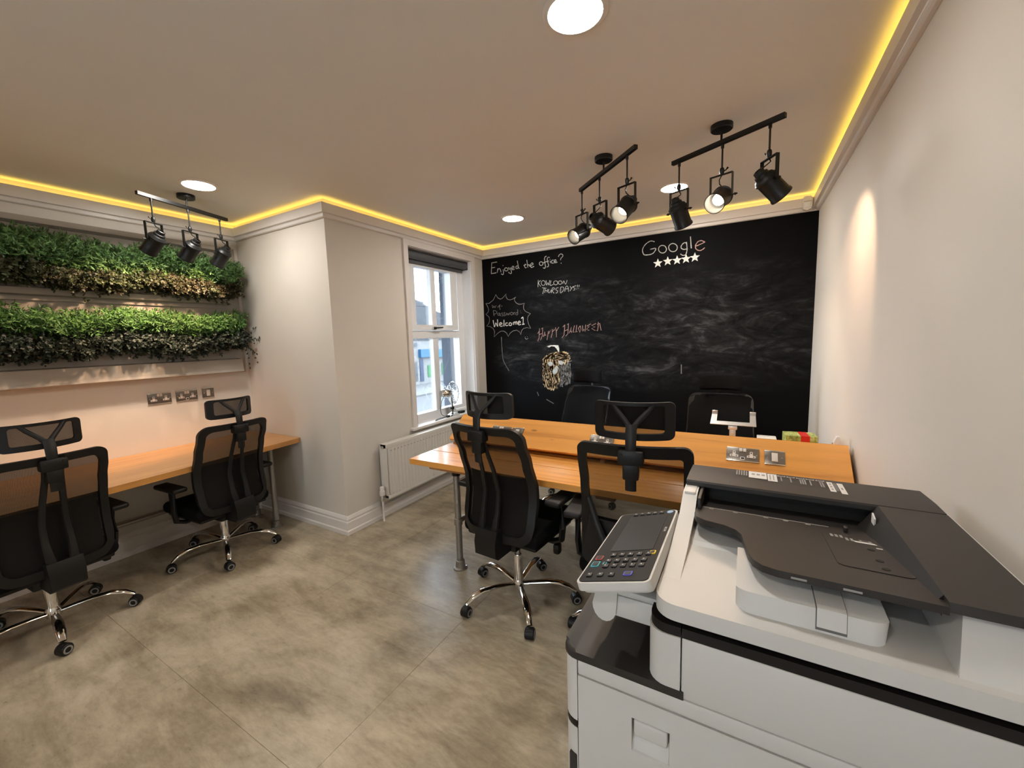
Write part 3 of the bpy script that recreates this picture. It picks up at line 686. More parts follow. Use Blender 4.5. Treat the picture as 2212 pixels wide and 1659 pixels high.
    if kind == 'F':
        P('headrest_pad', 'hpadF', lambda: cushion(head_pt, 1.0, 1.105, 1.235, 0.06), M_BLACKF, root, up)
    else:
        P('headrest_frame', 'hfr'+kind, lambda: band(HP, outline(HP, 0.145, hz0, 1.238, 0.022, 5, 1.0), outline(HP, 0.145, hz0+0.026, 1.224, 0.012, 5, 0.76), 0.016), M_BLACK, root, up)
        P('headrest_mesh', 'hme'+kind, lambda: panel(HP, 0.78, hz0+0.024, 1.226, 10, 6), M_MESHO if kind == 'Y' else M_MESH, root, up)
        for s in (1, -1):
            P('headrest_arm', 'ha%d' % s, lambda s=s: MB().tube([Vector((s*0.006, -0.300, 1.14)), Vector((s*0.022, -0.295, 1.165)), head_pt(s*0.40, 1.205, 0.006), head_pt(s*0.52, 1.232, 0.004)], [0.013, 0.011, 0.010, 0.010], 8, flat=0.5, up=(0, 1, 0)), M_BLACK, root, up)
    return root
make_chair((-1.105, 1.916), 85.5, 20.3, 0.0, 'S', 'black mesh office chair at the left end of the big desk, chrome base in view')
make_chair((-0.415, 1.855), 97, 40, 0.0, 'Y', 'black mesh office chair right behind the printer control panel, its back see-through')
make_chair((-3.29, 1.402), 184, 49.7, -0.085, 'S', 'black mesh office chair at the left worktop, the one nearer the corner wall')
make_chair((-3.23, 0.525), 184, 65, -0.075, 'S', 'black mesh office chair at the left worktop, cut off by the picture edge')
make_chair((-1.30, 3.30), -103, 10, -0.03, 'F', 'black office chair against the chalkboard, in front of the chalk pumpkin')
make_chair((-0.165, 3.24), -88, 30, -0.05, 'F', 'black office chair against the chalkboard, behind the laptop stand')
# ------------------------------------------------------------------ the big shared desk
DZ, DT = 0.755, 0.036
DX0, DX1 = -1.857, 0.428
desk = empty('shared_desk', (-0.72, 2.43, 0)); tag(desk, 'large double-sided pine plank desk on grey pipe legs by the chalkboard', 'desk')
DI = T(0.72, -2.43, 0)
def dpart(name, mb, mat, par=None, smooth=True): return obj(name, mb, mat, par or desk, smooth, M=DI if par is None else None)
for (a, b) in ((1.862, 2.078), (2.084, 2.299), (2.304, 2.427), (2.432, 2.555), (2.560, 2.775), (2.781, 2.998)):
    dpart('plank', MB().rbox(DX0, DX1, a, b, DZ-DT, DZ, 0.002, 1), M_PINE)
# sloping ridge boards that carry the sockets
TILT = math.radians(38.7); cs, sn = math.cos(TILT), math.sin(TILT)
def slope_board(sign):
    top = (2.428, 0.944); L = 0.232; th = 0.022
    def q(s, t): return (2.428 - sign*(2.428-(top[0]-s*cs-t*sn*-1*-1)), top[1]-s*sn-t*cs)
    pts = []
    for s, t in ((0, 0), (L, 0), (L-0.004, th), (0.02, th)):
        y = top[0]-s*cs + t*sn; z = top[1]-s*sn - t*cs
        if sign < 0: y = 2*2.430-y
        pts.append((y, z))
    return MB().prism(pts, DX0+0.02, DX1, 'x')
rb = dpart('ridge_board', slope_board(1), M_PINE, None, False); dpart('ridge_board', slope_board(-1), M_PINE, None, False)
for bx in (DX0+0.05, -0.72, DX1-0.05):
    dpart('ridge_support', MB().prism([(2.428, 0.905), (2.265, 0.757), (2.595, 0.757), (2.432, 0.905)], bx-0.015, bx+0.015, 'x'), M_BATTEN, None, False)
for bx in (-1.605, -0.60, 0.33):
    dpart('batten', MB().prism([(1.93, DZ-DT), (1.945, DZ-DT-0.045), (2.915, DZ-DT-0.045), (2.93, DZ-DT)], bx-0.16, bx+0.16, 'x') if bx < -1 else MB().rbox(bx-0.05, bx+0.05, 1.93, 2.93, DZ-DT-0.045, DZ-DT, 0.004), M_BATTEN, None, False)
def pipe_leg(par, x, y, ztop, I, mid=True):
    lg = obj('leg', MB().cyl((x, y, 0.012), (x, y, ztop), 0.021, seg=20), M_STEEL, par, M=I)
    obj('floor_flange', MB().lathe([(0.002, 0), (0.046, 0), (0.046, 0.008), (0.031, 0.012), (0.029, 0.055), (0.024, 0.058), (0.002, 0.058)], M=T(x, y, 0), seg=28), M_STEEL, lg)
    for k in range(4):
        a = math.radians(45+90*k); obj('flange_screw', MB().cyl((x+0.038*math.cos(a), y+0.038*math.sin(a), 0.007), (x+0.038*math.cos(a), y+0.038*math.sin(a), 0.0115), 0.0055, seg=8), M_CHROME, lg)
    if mid: obj('pipe_collar', MB().lathe([(0.0205, 0.300), (0.027, 0.302), (0.027, 0.345), (0.0205, 0.348)], M=T(x, y, 0), seg=24, close=False), M_STEEL, lg)
    obj('top_flange', MB().lathe([(0.002, ztop), (0.044, ztop), (0.044, ztop-0.008), (0.029, ztop-0.012), (0.027, ztop-0.04), (0.002, ztop-0.04)], M=T(x, y, 0), seg=24), M_BLACKMETAL, lg)
    return lg
for lx in (-1.605, 0.33):
    for ly in (2.015, 2.845): pipe_leg(desk, lx, ly, DZ-DT-0.045, DI)
obj('cross_pipe', MB().cyl((-1.605, 2.43, 0.322), (0.33, 2.43, 0.322), 0.017), M_STEEL, desk, M=DI)
for lx in (-1.605, 0.33): obj('cross_pipe', MB().cyl((lx, 2.015, 0.322), (lx, 2.845, 0.322), 0.017), M_STEEL, desk, M=DI)

# ------------------------------------------------------------------ worktop on the left wall
wt = empty('wall_worktop', (-3.55, 1.0, 0)); tag(wt, 'long narrow wooden worktop along the plant wall', 'worktop'); WTI = T(3.55, -1.0, 0)
def wtop():
    me = MB().prism([(XP+0.002, -0.6), (-3.035, -0.6), (-3.085, 0.74), (-3.200, 1.965), (-3.215, 1.990), (XP+0.002, 1.990)], 0.695, 0.732, 'z'); return me
obj('worktop_slab', wtop(), M_PINE_Y, wt, False, M=WTI)
for (lx, ly) in ((-3.36, 1.815), (-3.74, 1.86), (-3.30, 0.1), (-3.74, 0.1)): pipe_leg(wt, lx, ly, 0.695, WTI, False)
obj('back_pipe', MB().cyl((-3.74, 0.1, 0.29), (-3.74, 1.86, 0.29), 0.015), M_STEEL, wt, M=WTI)
tag(obj('cable_trunking', MB().rbox(XP, XP+0.03, -0.8, 1.9, 0.235, 0.262, 0.004), M_TRIM), 'thin cable trunking low on the wall under the left worktop', 'trunking')

# ------------------------------------------------------------------ sockets and switches
def plate_parts(root, w, h, kind):
    obj('plate', MB().rbox(-w/2, w/2, -0.006, 0.0, -h/2, h/2, 0.002), M_PLATE, root)
    for s in (1, -1): obj('plate_edge', MB().rbox(-w/2, w/2, -0.0068, -0.001, s*(h/2-0.003)-0.003, s*(h/2-0.003)+0.003, 0.001), M_PLATEEDGE, root)
    def dark(x0, x1, z0, z1, par, y=-0.0085): obj('slot', MB().box(x0, x1, y-0.0006, y+0.001, z0, z1), M_HOLE, par, False)
    if kind == 'double' or kind == 'double_usb':
        for s in (-1, 1):
            cx = s*0.038
            ins = obj('socket_insert', MB().prism([(cx-0.006, 0.018), (cx+0.006, 0.018), (cx+0.007, -0.004), (cx+0.019, -0.006), (cx+0.019, -0.018), (cx-0.019, -0.018), (cx-0.019, -0.006), (cx-0.007, -0.004)], -0.0085, -0.004, 'y'), M_SOCK, root, False)
            dark(cx-0.0022, cx+0.0022, 0.006, 0.014, ins); dark(cx-0.0140, cx-0.0080, -0.014, -0.010, ins); dark(cx+0.0080, cx+0.0140, -0.014, -0.010, ins)
            obj('rocker', MB().rbox(s*0.0085-0.007, s*0.0085+0.007, -0.010, -0.004, 0.016, 0.036, 0.0015), M_SOCK, root)
            obj('screw', MB().cyl((s*0.062, -0.0055, 0.0), (s*0.062, -0.0075, 0.0), 0.0035, seg=10), M_PLATEEDGE, root)
        if kind == 'double_usb':
            u = obj('usb_port', MB().rbox(-0.010, 0.010, -0.0085, -0.004, -0.034, -0.016, 0.001), M_SOCK, root); dark(-0.007, 0.007, -0.030, -0.020, u)
    else:
        obj('rocker', MB().rbox(-0.013, 0.013, -0.011, -0.004, -0.026, 0.026, 0.002), M_SOCK, root)
        for s in (-1, 1): obj('screw', MB().cyl((s*0.030, -0.0055, 0.0), (s*0.030, -0.0075, 0.0), 0.0035, seg=10), M_PLATEEDGE, root)
def socket(kind, M, label):
    r = empty('wall_socket' if kind != 'switch' else 'fused_switch'); tag(r, label, 'socket' if kind != 'switch' else 'switch', 'metal sockets and switches')
    plate_parts(r, 0.146 if kind != 'switch' else 0.086, 0.086, kind); r.matrix_world = M
MW = lambda y, z: T(XP, y, z) @ RZ(math.pi/2)
socket('double', MW(1.327, 1.123), 'left double wall socket under the planters')
socket('double_usb', MW(1.503, 1.121), 'double wall socket with a charging port under the planters')
socket('switch', MW(1.653, 1.125), 'square metal switch plate under the planters')
def MS(x, s):
    y = 2.428 - s*cs; z = 0.944 - s*sn
    return T(x, y, z) @ Matrix.Rotation(-(math.pi/2-TILT), 4, 'X')
SB = 0.117
socket('double_usb', MS(-0.007, SB), 'double socket on the sloping desk board beside the printer lid')
socket('switch', MS(0.131, SB), 'square switch plate on the sloping desk board next to the printer lid')
socket('double_usb', MS(-1.455, 0.125), 'double socket on the sloping desk board behind the left desk chair')
socket('switch', MS(-1.325, 0.125), 'square switch plate on the sloping desk board behind the left desk chair')
socket('double_usb', MS(-0.745, 0.125), 'double socket on the sloping desk board behind the see-through headrest')
# ------------------------------------------------------------------ the copier beside the viewpoint
PX0, PX1, PY0, PY1 = -0.326, 0.400, 0.740, 1.330
prn = empty('copier', (0.04, 1.035, 0)); tag(prn, 'large light grey office copier with black document feeder in the foreground', 'copier')
PI_ = T(-0.04, -1.035, 0)
def pp(name, mb, mat, par=None, smooth=True, angle=40): return obj(name, mb, mat, par or prn, smooth, M=PI_ if par is None else None, angle=angle)
def rounded_plan(x0, x1, y0, y1, r, seg=6):
    """plan outline with the two front (x0) corners rounded"""
    P = [(x1, y0), (x1, y1)]
    P += [(x0+r-r*math.sin(math.radians(90*k/seg)), y1-r+r*math.cos(math.radians(90*k/seg))) for k in range(seg+1)]
    P += [(x0+r-r*math.cos(math.radians(90*k/seg)), y0+r-r*math.sin(math.radians(90*k/seg))) for k in range(seg+1)]
    return P
body = pp('body', MB().prism(rounded_plan(PX0+0.004, PX1, PY0+0.034, PY1, 0.03), 0.055, 0.826), M_PRN)
for cx in (PX0+0.08, PX1-0.08):
    for cy in (PY0+0.07, PY1-0.07): pp('foot', MB().lathe([(0.002, 0), (0.028, 0), (0.03, 0.06), (0.002, 0.06)], M=T(cx, cy, 0)), M_PRNB)
# front corner column, upper and lower piece with a black trim between them
def corner(z0, z1, name, mat, g=0.0):
    P = [(-0.2935, PY0-g), (-0.2935, PY0+0.05)]
    P += [(PX0-g, PY0+0.05)] + [(PX0-g+0.034-0.034*math.cos(math.radians(90*k/6)), PY0-g+0.034-0.034*math.sin(math.radians(90*k/6))) for k in range(7)]
    return pp(name, MB().prism(P, z0, z1), mat)
corner(0.682, 0.827, 'corner_cover', M_PRN); corner(0.666, 0.680, 'corner_trim', M_PRNB); corner(0.055, 0.664, 'corner_cover', M_PRN)
pp('corner_recess', MB().rbox(-0.312, -0.2945, PY0-0.0025, PY0+0.01, 0.40, 0.600, 0.003), M_PRND)
# right-hand side: upper strip, big door with handle recess
pp('side_strip', MB().rbox(-0.2905, PX1, PY0, PY0+0.02, 0.7925, 0.8255, 0.0025), M_PRN)
def door():
    xs = [-0.2905, -0.178, -0.1065, PX1]; zs = [0.10, 0.672, 0.745, 0.7895]; vs = []; fs = []
    for Y in (PY0, PY0+0.02):
        for z in zs:
            for x in xs: vs.append((x, Y, z))
    g = lambda s, j, i: s*16+j*4+i
    for s in (0, 1):
        for j in range(3):
            for i in range(3):
                if s == 0 and (i, j) == (1, 1): continue
                fs.append((g(s, j, i), g(s, j, i+1), g(s, j+1, i+1), g(s, j+1, i)))
    L = [(0,0),(0,1),(0,2),(0,3),(1,3),(2,3),(3,3),(3,2),(3,1),(3,0),(2,0),(1,0)]
    for k in range(12): fs.append((g(0, *L[k]), g(0, *L[(k+1) % 12]), g(1, *L[(k+1) % 12]), g(1, *L[k])))
    # recess walls and sloping back
    o = len(vs); vs += [(xs[1]+0.003, PY0+0.030, 0.742), (xs[2]-0.003, PY0+0.030, 0.742), (xs[2]-0.003, PY0+0.004, 0.674), (xs[1]+0.003, PY0+0.004, 0.674)]
    a, b, c, d = g(0, 2, 1), g(0, 2, 2), g(0, 1, 2), g(0, 1, 1)
    fs += [(o, o+1, o+2, o+3), (a, b, o+1, o), (b, c, o+2, o+1), (c, d, o+3, o+2), (d, a, o, o+3)]
    return MB().add(vs, fs)
dr = pp('side_door', door(), M_PRN, None, False)
pp('door_latch', MB().rbox(-0.1745, -0.1105, PY0-0.001, PY0+0.018, 0.708, 0.742, 0.005, 3), M_PRN, dr)
pp('lower_tray', MB().rbox(PX0-0.004, PX0+0.02, PY0+0.05, PY1-0.02, 0.36, 0.62, 0.006), M_PRN)
pp('lower_tray', MB().rbox(PX0-0.004, PX0+0.02, PY0+0.05, PY1-0.02, 0.09, 0.35, 0.006), M_PRN)
# black shelf in front
def shelf():
    pl_ = rounded_plan(PX0-0.003, -0.084, PY0-0.002, PY1, 0.036); b = bmesh.new(); n = len(pl_)
    lo = [b.verts.new((x, y, 0.826)) for x, y in pl_]; hi = [b.verts.new((x, y, 0.8425)) for x, y in pl_]
    b.faces.new(lo[::-1]); b.faces.new(hi)
    for k in range(n): b.faces.new((lo[k], lo[(k+1) % n], hi[(k+1) % n], hi[k]))
    e = [ed for ed in b.edges if all(v.co.z > 0.84 for v in ed.verts) and all(v.co.x < PX0+0.04 for v in ed.verts)]
    bmesh.ops.bevel(b, geom=e, offset=0.010, segments=4, profile=0.5, affect='EDGES'); b.verts.index_update()
    return MB().bm(b)
sh = pp('front_shelf', shelf(), M_PRND)
# scanner support column
pp('support_column', MB().prism(rounded_plan(-0.150, -0.0905, PY0-0.001, PY0+0.10, 0.034), 0.842, 0.9475), M_PRN)
pp('side_panel', MB().rbox(-0.0885, PX1, PY0, PY1, 0.827, 0.9475, 0.003), M_PRN)
pp('column_trim', MB().prism(rounded_plan(-0.148, -0.0905, PY0+0.002, PY0+0.10, 0.034), 0.9475, 0.966), M_PRNB)
pp('side_trim', MB().box(-0.0885, PX1, PY0+0.002, PY1, 0.9475, 0.966), M_PRNB, None, False)
pp('scanner_neck', MB().prism(rounded_plan(-0.126, PX1-0.005, PY0+0.015, PY1, 0.034), 0.966, 0.9785), M_PRNB)
scan = pp('scanner_lid', MB().prism(rounded_plan(-0.140, PX1, PY0, PY1, 0.040, 8), 0.9775, 1.0085), M_PRN)
# raised left rib running up to the feeder
pp('lid_rib', MB().prism([(0.80, 1.006), (0.95, 1.020), (1.08, 1.045), (1.13, 1.072), (1.15, 1.078), (PY1, 1.078), (PY1, 1.006)], -0.139, -0.104, 'x'), M_PRN)
pp('lid_slope', MB().prism([(0.985, 1.008), (1.00, 1.014), (1.15, 1.022), (PY1, 1.022), (PY1, 1.008)], -0.104, 0.285, 'x'), M_PRN, None, False)
# bump with flip-up stopper
def bump():
    prof = [(0.776, 1.008), (0.782, 1.045), (0.790, 1.0475), (0.838, 1.0505), (0.850, 1.055), (0.900, 1.056), (0.93, 1.052), (0.93, 1.008)]
    mb = MB(); b = bmesh.new()
    vs = [b.verts.new((x, y, z)) for x in (-0.006, 0.202) for y, z in prof]; n = len(prof)
    b.faces.new(vs[:n][::-1]); b.faces.new(vs[n:])
    for k in range(n): b.faces.new((vs[k], vs[(k+1) % n], vs[n+(k+1) % n], vs[n+k]))
    b.verts.index_update(); e = [ed for ed in b.edges if abs(ed.verts[0].co.x-ed.verts[1].co.x) < 1e-6 and max(v.co.z for v in ed.verts) > 1.01]
    e2 = [ed for ed in e if {round(v.co.y, 3) for v in ed.verts} == {0.776, 0.782}]
    bmesh.ops.bevel(b, geom=e2, offset=0.026, segments=6, profile=0.5, affect='EDGES'); b.verts.index_update()
    return mb.bm(b)
pp('stopper_housing', bump(), M_PRN)
pp('stopper_gap', MB().prism([(0.7758, 1.0125), (0.7812, 1.0460), (0.789, 1.0487), (0.842, 1.0515), (0.842, 1.0125)], 0.1092, 0.1503, 'x'), plain('shadow_gap', (0.12, 0.115, 0.11), 0.6))
pp('stopper_flap', MB().prism([(0.7735, 1.0185), (0.7785, 1.0485), (0.787, 1.0508), (0.841, 1.0540), (0.841, 1.045), (0.80, 1.018)], 0.1106, 0.1489, 'x'), M_PRN, None, False)
# riser at the hinge side
def riser():
    vs = [(0.270, 0.756, 1.008), (PX1, 0.756, 1.008), (PX1, 0.815, 1.078), (0.288, 0.815, 1.078), (0.288, PY1, 1.008), (PX1, PY1, 1.008), (PX1, PY1, 1.078), (0.296, PY1, 1.078)]
    return MB().add(vs, [(0, 1, 2, 3), (5, 4, 7, 6), (0, 3, 7, 4), (1, 5, 6, 2), (3, 2, 6, 7), (0, 4, 5, 1)])
pp('hinge_riser', riser(), M_PRN, None, False)
# document feeder: feed cover, hinge cover, input tray
ZT = 1.095
fd = pp('feeder_cover', MB().prism([(1.186, ZT-0.004), (1.190, ZT), (1.250, ZT+0.001), (1.350, ZT-0.004), (1.372, ZT-0.020), (1.372, 1.040), (1.300, 1.040), (1.250, 1.068), (1.230, ZT-0.014), (1.186, ZT-0.014)], -0.137, 0.382, 'x'), M_PRND, None, True, 25)
pp('feeder_end', MB().rbox(-0.135, -0.108, 1.135, PY1, 1.070, 1.0805, 0.003), M_PRN)
hg = pp('hinge_cover', MB().prism([(0.796, ZT-0.014), (0.800, ZT), (1.184, ZT), (1.184, 1.045), (0.90, 1.060)], 0.268, 0.382, 'x'), M_PRND, None, True, 25)
zt = lambda y: 1.0895 - (y-0.797)*0.125        # top of the sloping input tray
pp('hinge_slope', MB().add([(0.268, 1.184, ZT), (0.268, 1.184, 1.03), (0.232, 1.184, zt(1.184)-0.002), (0.268, 0.82, ZT), (0.268, 0.82, 1.06), (0.262, 0.82, zt(0.82)-0.001)], [(0, 1, 2), (3, 5, 4), (0, 2, 5, 3), (1, 4, 5, 2), (0, 3, 4, 1)]), M_PRND, None, False)
pp('feeder_throat', MB().box(-0.103, 0.268, 1.225, 1.30, 1.02, ZT-0.015), M_HOLE, None, False)
def tray():
    P = [(0.268, 0.795), (0.268, 1.24), (-0.1025, 1.24), (-0.1025, 1.06), (-0.096, 1.03), (-0.075, 1.012), (-0.035, 1.000), (-0.012, 0.982), (0.000, 0.955), (0.006, 0.900), (0.012, 0.850), (0.020, 0.820), (0.034, 0.803), (0.056, 0.795)]
    m = MB().prism(P, 0, 1); m.v = [(x, y, zt(y) - (0.013 if s < 0.5 else 0)) for x, y, s in m.v]; return m
tr = pp('input_tray', tray(), M_PRND)
def on_tray(m, t=0.0):
    m.v = [(x, y, zt(y)+z+t) for x, y, z in m.v]; return m
pp('tray_panel', on_tray(MB().prism(rrect(0.105, 0.20, 0.012, 5, 0.205, 0.985), 0.0, 0.0012)), M_PRND)
for (hx, hy) in ((0.222, 1.005), (0.222, 0.945), (0.222, 0.905)): pp('finger_hole', MB().lathe([(0.001, 0), (0.006, 0), (0.006, 0.0006), (0.001, 0.0006)], M=T(hx, hy, zt(hy)+0.0014) @ Matrix.Rotation(-math.atan(0.125), 4, 'X')), M_HOLE, tr)
pp('paper_guide', MB().rbox(-0.100, -0.092, 1.10, 1.215, 1.035, 1.080, 0.002), M_PRND)
pp('paper_guide', MB().rbox(0.196, 0.204, 1.105, 1.120, 1.045, 1.062, 0.002), M_PRND)
gs = pp('size_scale', on_tray(MB().box(-0.088, 0.172, 1.126, 1.1295, 0, 0.0007)), M_GREYINK, None, False)
for gx in (-0.074, -0.020, 0.045, 0.085, 0.128): pp('size_mark', on_tray(MB().box(gx, gx+0.010, 1.117, 1.1235, 0, 0.0006)), M_GREYINK, gs, False)
for (gx, w) in ((0.075, 0.022), (0.145, 0.024)): pp('lip_mark', MB().box(gx, gx+w, 0.7945, 0.7955, 1.0800, 1.0835), M_GREYINK, tr, False)
pp('white_tag', MB().prism([(1.150, 1.068), (1.128, 1.066), (1.128, 1.083), (1.150, 1.089)], 0.2505, 0.2535, 'x'), M_WHITEINK, tr, False)
# printed instructions on the feeder cover and tray panel (flat print)
def ink(x0, x1, y0, y1, z, mat, par, sk=0.0): return pp('printed_mark', MB().add([(x0, y0, z), (x1, y0, z), (x1+sk, y1, z), (x0+sk, y1, z)], [(0, 1, 2, 3)]), mat, par, False)
zi = ZT + 0.0016
for k in range(5): ink(-0.018+0.006*k, -0.015+0.006*k, 1.285, 1.327+0.003*(k % 2), zi, M_GREYINK, fd)
ink(0.013, 0.056, 1.272, 1.330, zi, M_WHITEINK, fd); ink(0.058, 0.080, 1.262, 1.326, zi, M_WHITEINK, fd)
for k in range(3): ink(0.020+0.012*k, 0.028+0.012*k, 1.298, 1.312, zi+0.0003, M_GREYINK, fd); 
for k in range(2): ink(0.0625+0.008*k, 0.0655+0.008*k, 1.272, 1.318, zi+0.0003, M_GREYINK, fd)
for k in range(5):
    bx = 0.082+0.0215*k
    ink(bx, bx+0.018, 1.314, 1.320, zi, M_WHITEINK, fd); ink(bx+0.002, bx+0.016, 1.3155, 1.3185, zi+0.0003, M_PRND, fd)
    for t in range((1, 1, 3, 1, 2)[k]): ink(bx+0.006+0.005*t, bx+0.009+0.005*t, 1.275-0.002*k, 1.309, zi, M_GREYINK, fd)
ink(0.190, 0.202, 1.240, 1.315, zi, M_WHITEINK, fd); ink(0.211, 0.223, 1.232, 1.312, zi, M_WHITEINK, fd)
for t in range(2): ink(0.204+0.003*t, 0.2055+0.003*t, 1.25, 1.31, zi, M_GREYINK, fd)
for k in range(3): ink(0.194, 0.198, 1.252+0.02*k, 1.264+0.02*k, zi+0.0003, M_GREYINK, fd)
ink(0.215, 0.219, 1.262, 1.278, zi+0.0003, M_GREYINK, fd)
zp = None
_ink = ink
def ink(x0, x1, y0, y1, z, mat, par, sk=0.0):
    if z is None or z < 0.5:
        o_ = 0.0016 + (z or 0.0); return pp('printed_mark', on_tray(MB().add([(x0, y0, o_), (x1, y0, o_), (x1+sk, y1, o_), (x0+sk, y1, o_)], [(0, 1, 2, 3)])), mat, par, False)
    return _ink(x0, x1, y0, y1, z, mat, par, sk)
for k in range(5): ink(0.166+0.008*k, 0.171+0.008*k, 1.055-0.012*(k > 2), 1.073-0.012*(k > 2), zp, M_GREYINK, tr)
ink(0.205, 0.240, 1.040, 1.049, zp, M_WHITEINK, tr, -0.004); ink(0.213, 0.233, 1.051, 1.060, zp, M_GREYINK, tr); ink(0.217, 0.228, 1.053, 1.058, 0.0002, M_PRND, tr)
ink(0.233, 0.243, 1.018, 1.024, zp, M_WHITEINK, tr)

# ------------------------------------------------------------------ operation panel
PM = T(-0.2185, 0.915, 1.0205) @ Matrix.Rotation(-math.radians(16.9), 4, 'Y')     # local: X = panel up, Y = away, Z = panel normal
cp = obj('control_panel', MB().prism(rrect(0.154, 0.360, 0.014, 5), -0.016, 0.0), M_PRN, prn, M=PI_ @ PM)
def cpp(name, mb, mat, smooth=True): return obj(name, mb, mat, cp, smooth)
cpp('panel_step', MB().prism(rrect(0.145, 0.345, 0.012, 5, 0.002, 0.004), -0.026, -0.016), M_PRN)
cpp('panel_step', MB().prism(rrect(0.120, 0.315, 0.012, 5, 0.010, 0.010), -0.034, -0.026), M_PRN)
cpp('fascia', MB().prism(rrect(0.145, 0.350, 0.011, 5), 0.0, 0.0016), M_PRNB)
cpp('screen', MB().prism(rrect(0.098, 0.196, 0.003, 3, 0.008, 0.050), 0.0016, 0.0026), M_SCREEN)
M_KEY = plain('grey_key', (0.030, 0.030, 0.032), 0.35); M_KEYL = plain('key_print', (0.55, 0.54, 0.52), 0.5)
M_YEL = plain('yellow_key_ring', srgb(225, 190, 40), 0.4); M_RED = plain('red_key_ring', srgb(170, 70, 60), 0.4); M_CYAN = plain('cyan_key_ring', srgb(70, 170, 180), 0.4)
M_BLUEK = plain('blue_key_ring', srgb(80, 80, 190), 0.4); M_HOMEK = plain('pale_blue_key', srgb(170, 195, 225), 0.3)
kme = cached('key', lambda: MB().rbox(-0.0062, 0.0062, -0.0065, 0.0065, 0, 0.003, 0.0025, 3), M_KEY, 'key')
kml = cached('keyprint', lambda: MB().box(-0.0015, 0.0015, -0.0018, 0.0018, 0.003, 0.0034), M_KEYL, 'key_print')
def key(x, y):
    o = obj('key', kme, None, cp, M=T(x, y, 0.0016)); obj('key_print', kml, None, cp, M=T(x, y, 0.0016)); return o
for col, y in enumerate((-0.068, -0.094, -0.116)):
    for row in range(5 if col != 1 else 5):
        key(0.052-0.0195*row-0.004*(col > 0), y)
for row in range(3): key(-0.054+0.024*row+0.0, -0.152)
def rk(x, y, mat, w=0.013, h=0.015):
    obj('ringed_key', MB().prism(rrect(w, h, 0.003, 3, x, y), 0.0016, 0.0030), mat, cp); obj('ringed_key_face', MB().prism(rrect(w-0.005, h-0.005, 0.002, 3, x, y), 0.0030, 0.0036), M_KEY, cp)
rk(0.060, -0.062, M_YEL); rk(-0.056, -0.078, M_RED, 0.017, 0.018); rk(-0.056, -0.106, M_CYAN, 0.018, 0.022); rk(-0.035, -0.104, M_CYAN, 0.009, 0.012); rk(0.028, -0.149, M_BLUEK, 0.018, 0.016)
for k in range(5): key(-0.030+0.017*k, 0.163)
obj('home_key', MB().lathe([(0.001, 0.0016), (0.008, 0.0016), (0.008, 0.0030), (0.001, 0.0034)], M=T(0.060, 0.162, 0)), M_HOMEK, cp)
def text(s, size, mat, par, M, name='lettering'):
    cu = bpy.data.curves.new('txt', 'FONT'); cu.body = s; cu.size = size; cu.align_x = 'CENTER'; cu.align_y = 'CENTER'; cu.extrude = 0.0003
    t = bpy.data.objects.new('tmp', cu); COL.objects.link(t)
    me = bpy.data.meshes.new_from_object(t.evaluated_get(bpy.context.evaluated_depsgraph_get())); bpy.data.objects.remove(t)
    me.materials.clear(); me.materials.append(mat); o = obj(name, me, None, par, M=M); o['kind'] = 'stuff'; return o
text('RICOH', 0.008, M_WHITEINK, cp, T(0.0655, 0.055, 0.0018) @ RZ(-math.pi/2))
# arm that carries the panel
arm = pp('panel_arm', MB().rbox(-0.242, -0.137, 0.800, 1.04, 0.905, 0.955, 0.006), M_PRN)
pp('arm_cover', MB().rbox(-0.240, -0.137, 0.796, 1.04, 0.957, 0.972, 0.006), M_PRN)
pp('panel_pivot', MB().prism([(-0.262, 0.985)] + [(-0.250+0.026*math.cos(math.radians(a)), 0.925+0.034*math.sin(math.radians(a))) for a in range(180, 361, 20)] + [(-0.220, 0.985)], 0.795, 0.86, 'y'), M_PRN)
# ------------------------------------------------------------------ planters on the left wall
pl = empty('planter_frame', (XP, 1.1, 1.3)); tag(pl, 'painted wooden frame with ledges holding rows of greenery on the wall', 'planter'); PLI = T(-XP, -1.1, -1.3)
PYA, PYB = -0.30, 1.925
def plp(name, mb): return obj(name, mb, M_TIMBERBOARD, pl, False, M=PLI)
plp('back_board', MB().box(XP, XP+0.018, PYA, 1.96, 1.275, 2.335))
plp('top_rail', MB().prism([(XP+0.018, 2.335), (XP+0.05, 2.335), (XP+0.05, 2.300), (XP+0.018, 2.285)], PYA, PYB, 'y'))
plp('middle_ledge', MB().prism([(XP+0.018, 1.905), (XP+0.055, 1.900), (XP+0.055, 1.862), (XP+0.030, 1.855), (XP+0.018, 1.855)], PYA, PYB-0.04, 'y'))
plp('middle_lip', MB().box(XP+0.018, XP+0.034, PYA, PYB-0.06, 1.825, 1.842))
plp('bottom_ledge', MB().prism([(XP+0.018, 1.400), (XP+0.085, 1.392), (XP+0.095, 1.305), (XP+0.100, 1.288), (XP+0.090, 1.278), (XP+0.018, 1.278)], PYA, PYB-0.02, 'y'))
def leafmat(name, c0, c1, c2=None):
    k = NT(name); p = k.world_pos(); r = k.noise(p, 30, 2, 0.6); big = k.noise(p, 5, 2)
    col = k.mix(k.ramp(r, [(0.35, (0, 0, 0)), (0.65, (1, 1, 1))]), c0, c1)
    if c2: col = k.mix(k.ramp(big, [(0.42, (0, 0, 0)), (0.60, (1, 1, 1))]), col, c2)
    k.set(k.b.inputs['Base Color'], col); k.b.inputs['Roughness'].default_value = 0.55; return k.m
L1 = leafmat('green_fern_leaf', srgb(50, 84, 40), srgb(104, 142, 78)); L2 = leafmat('autumn_leaf', srgb(30, 38, 19), srgb(60, 70, 33), srgb(56, 50, 28))
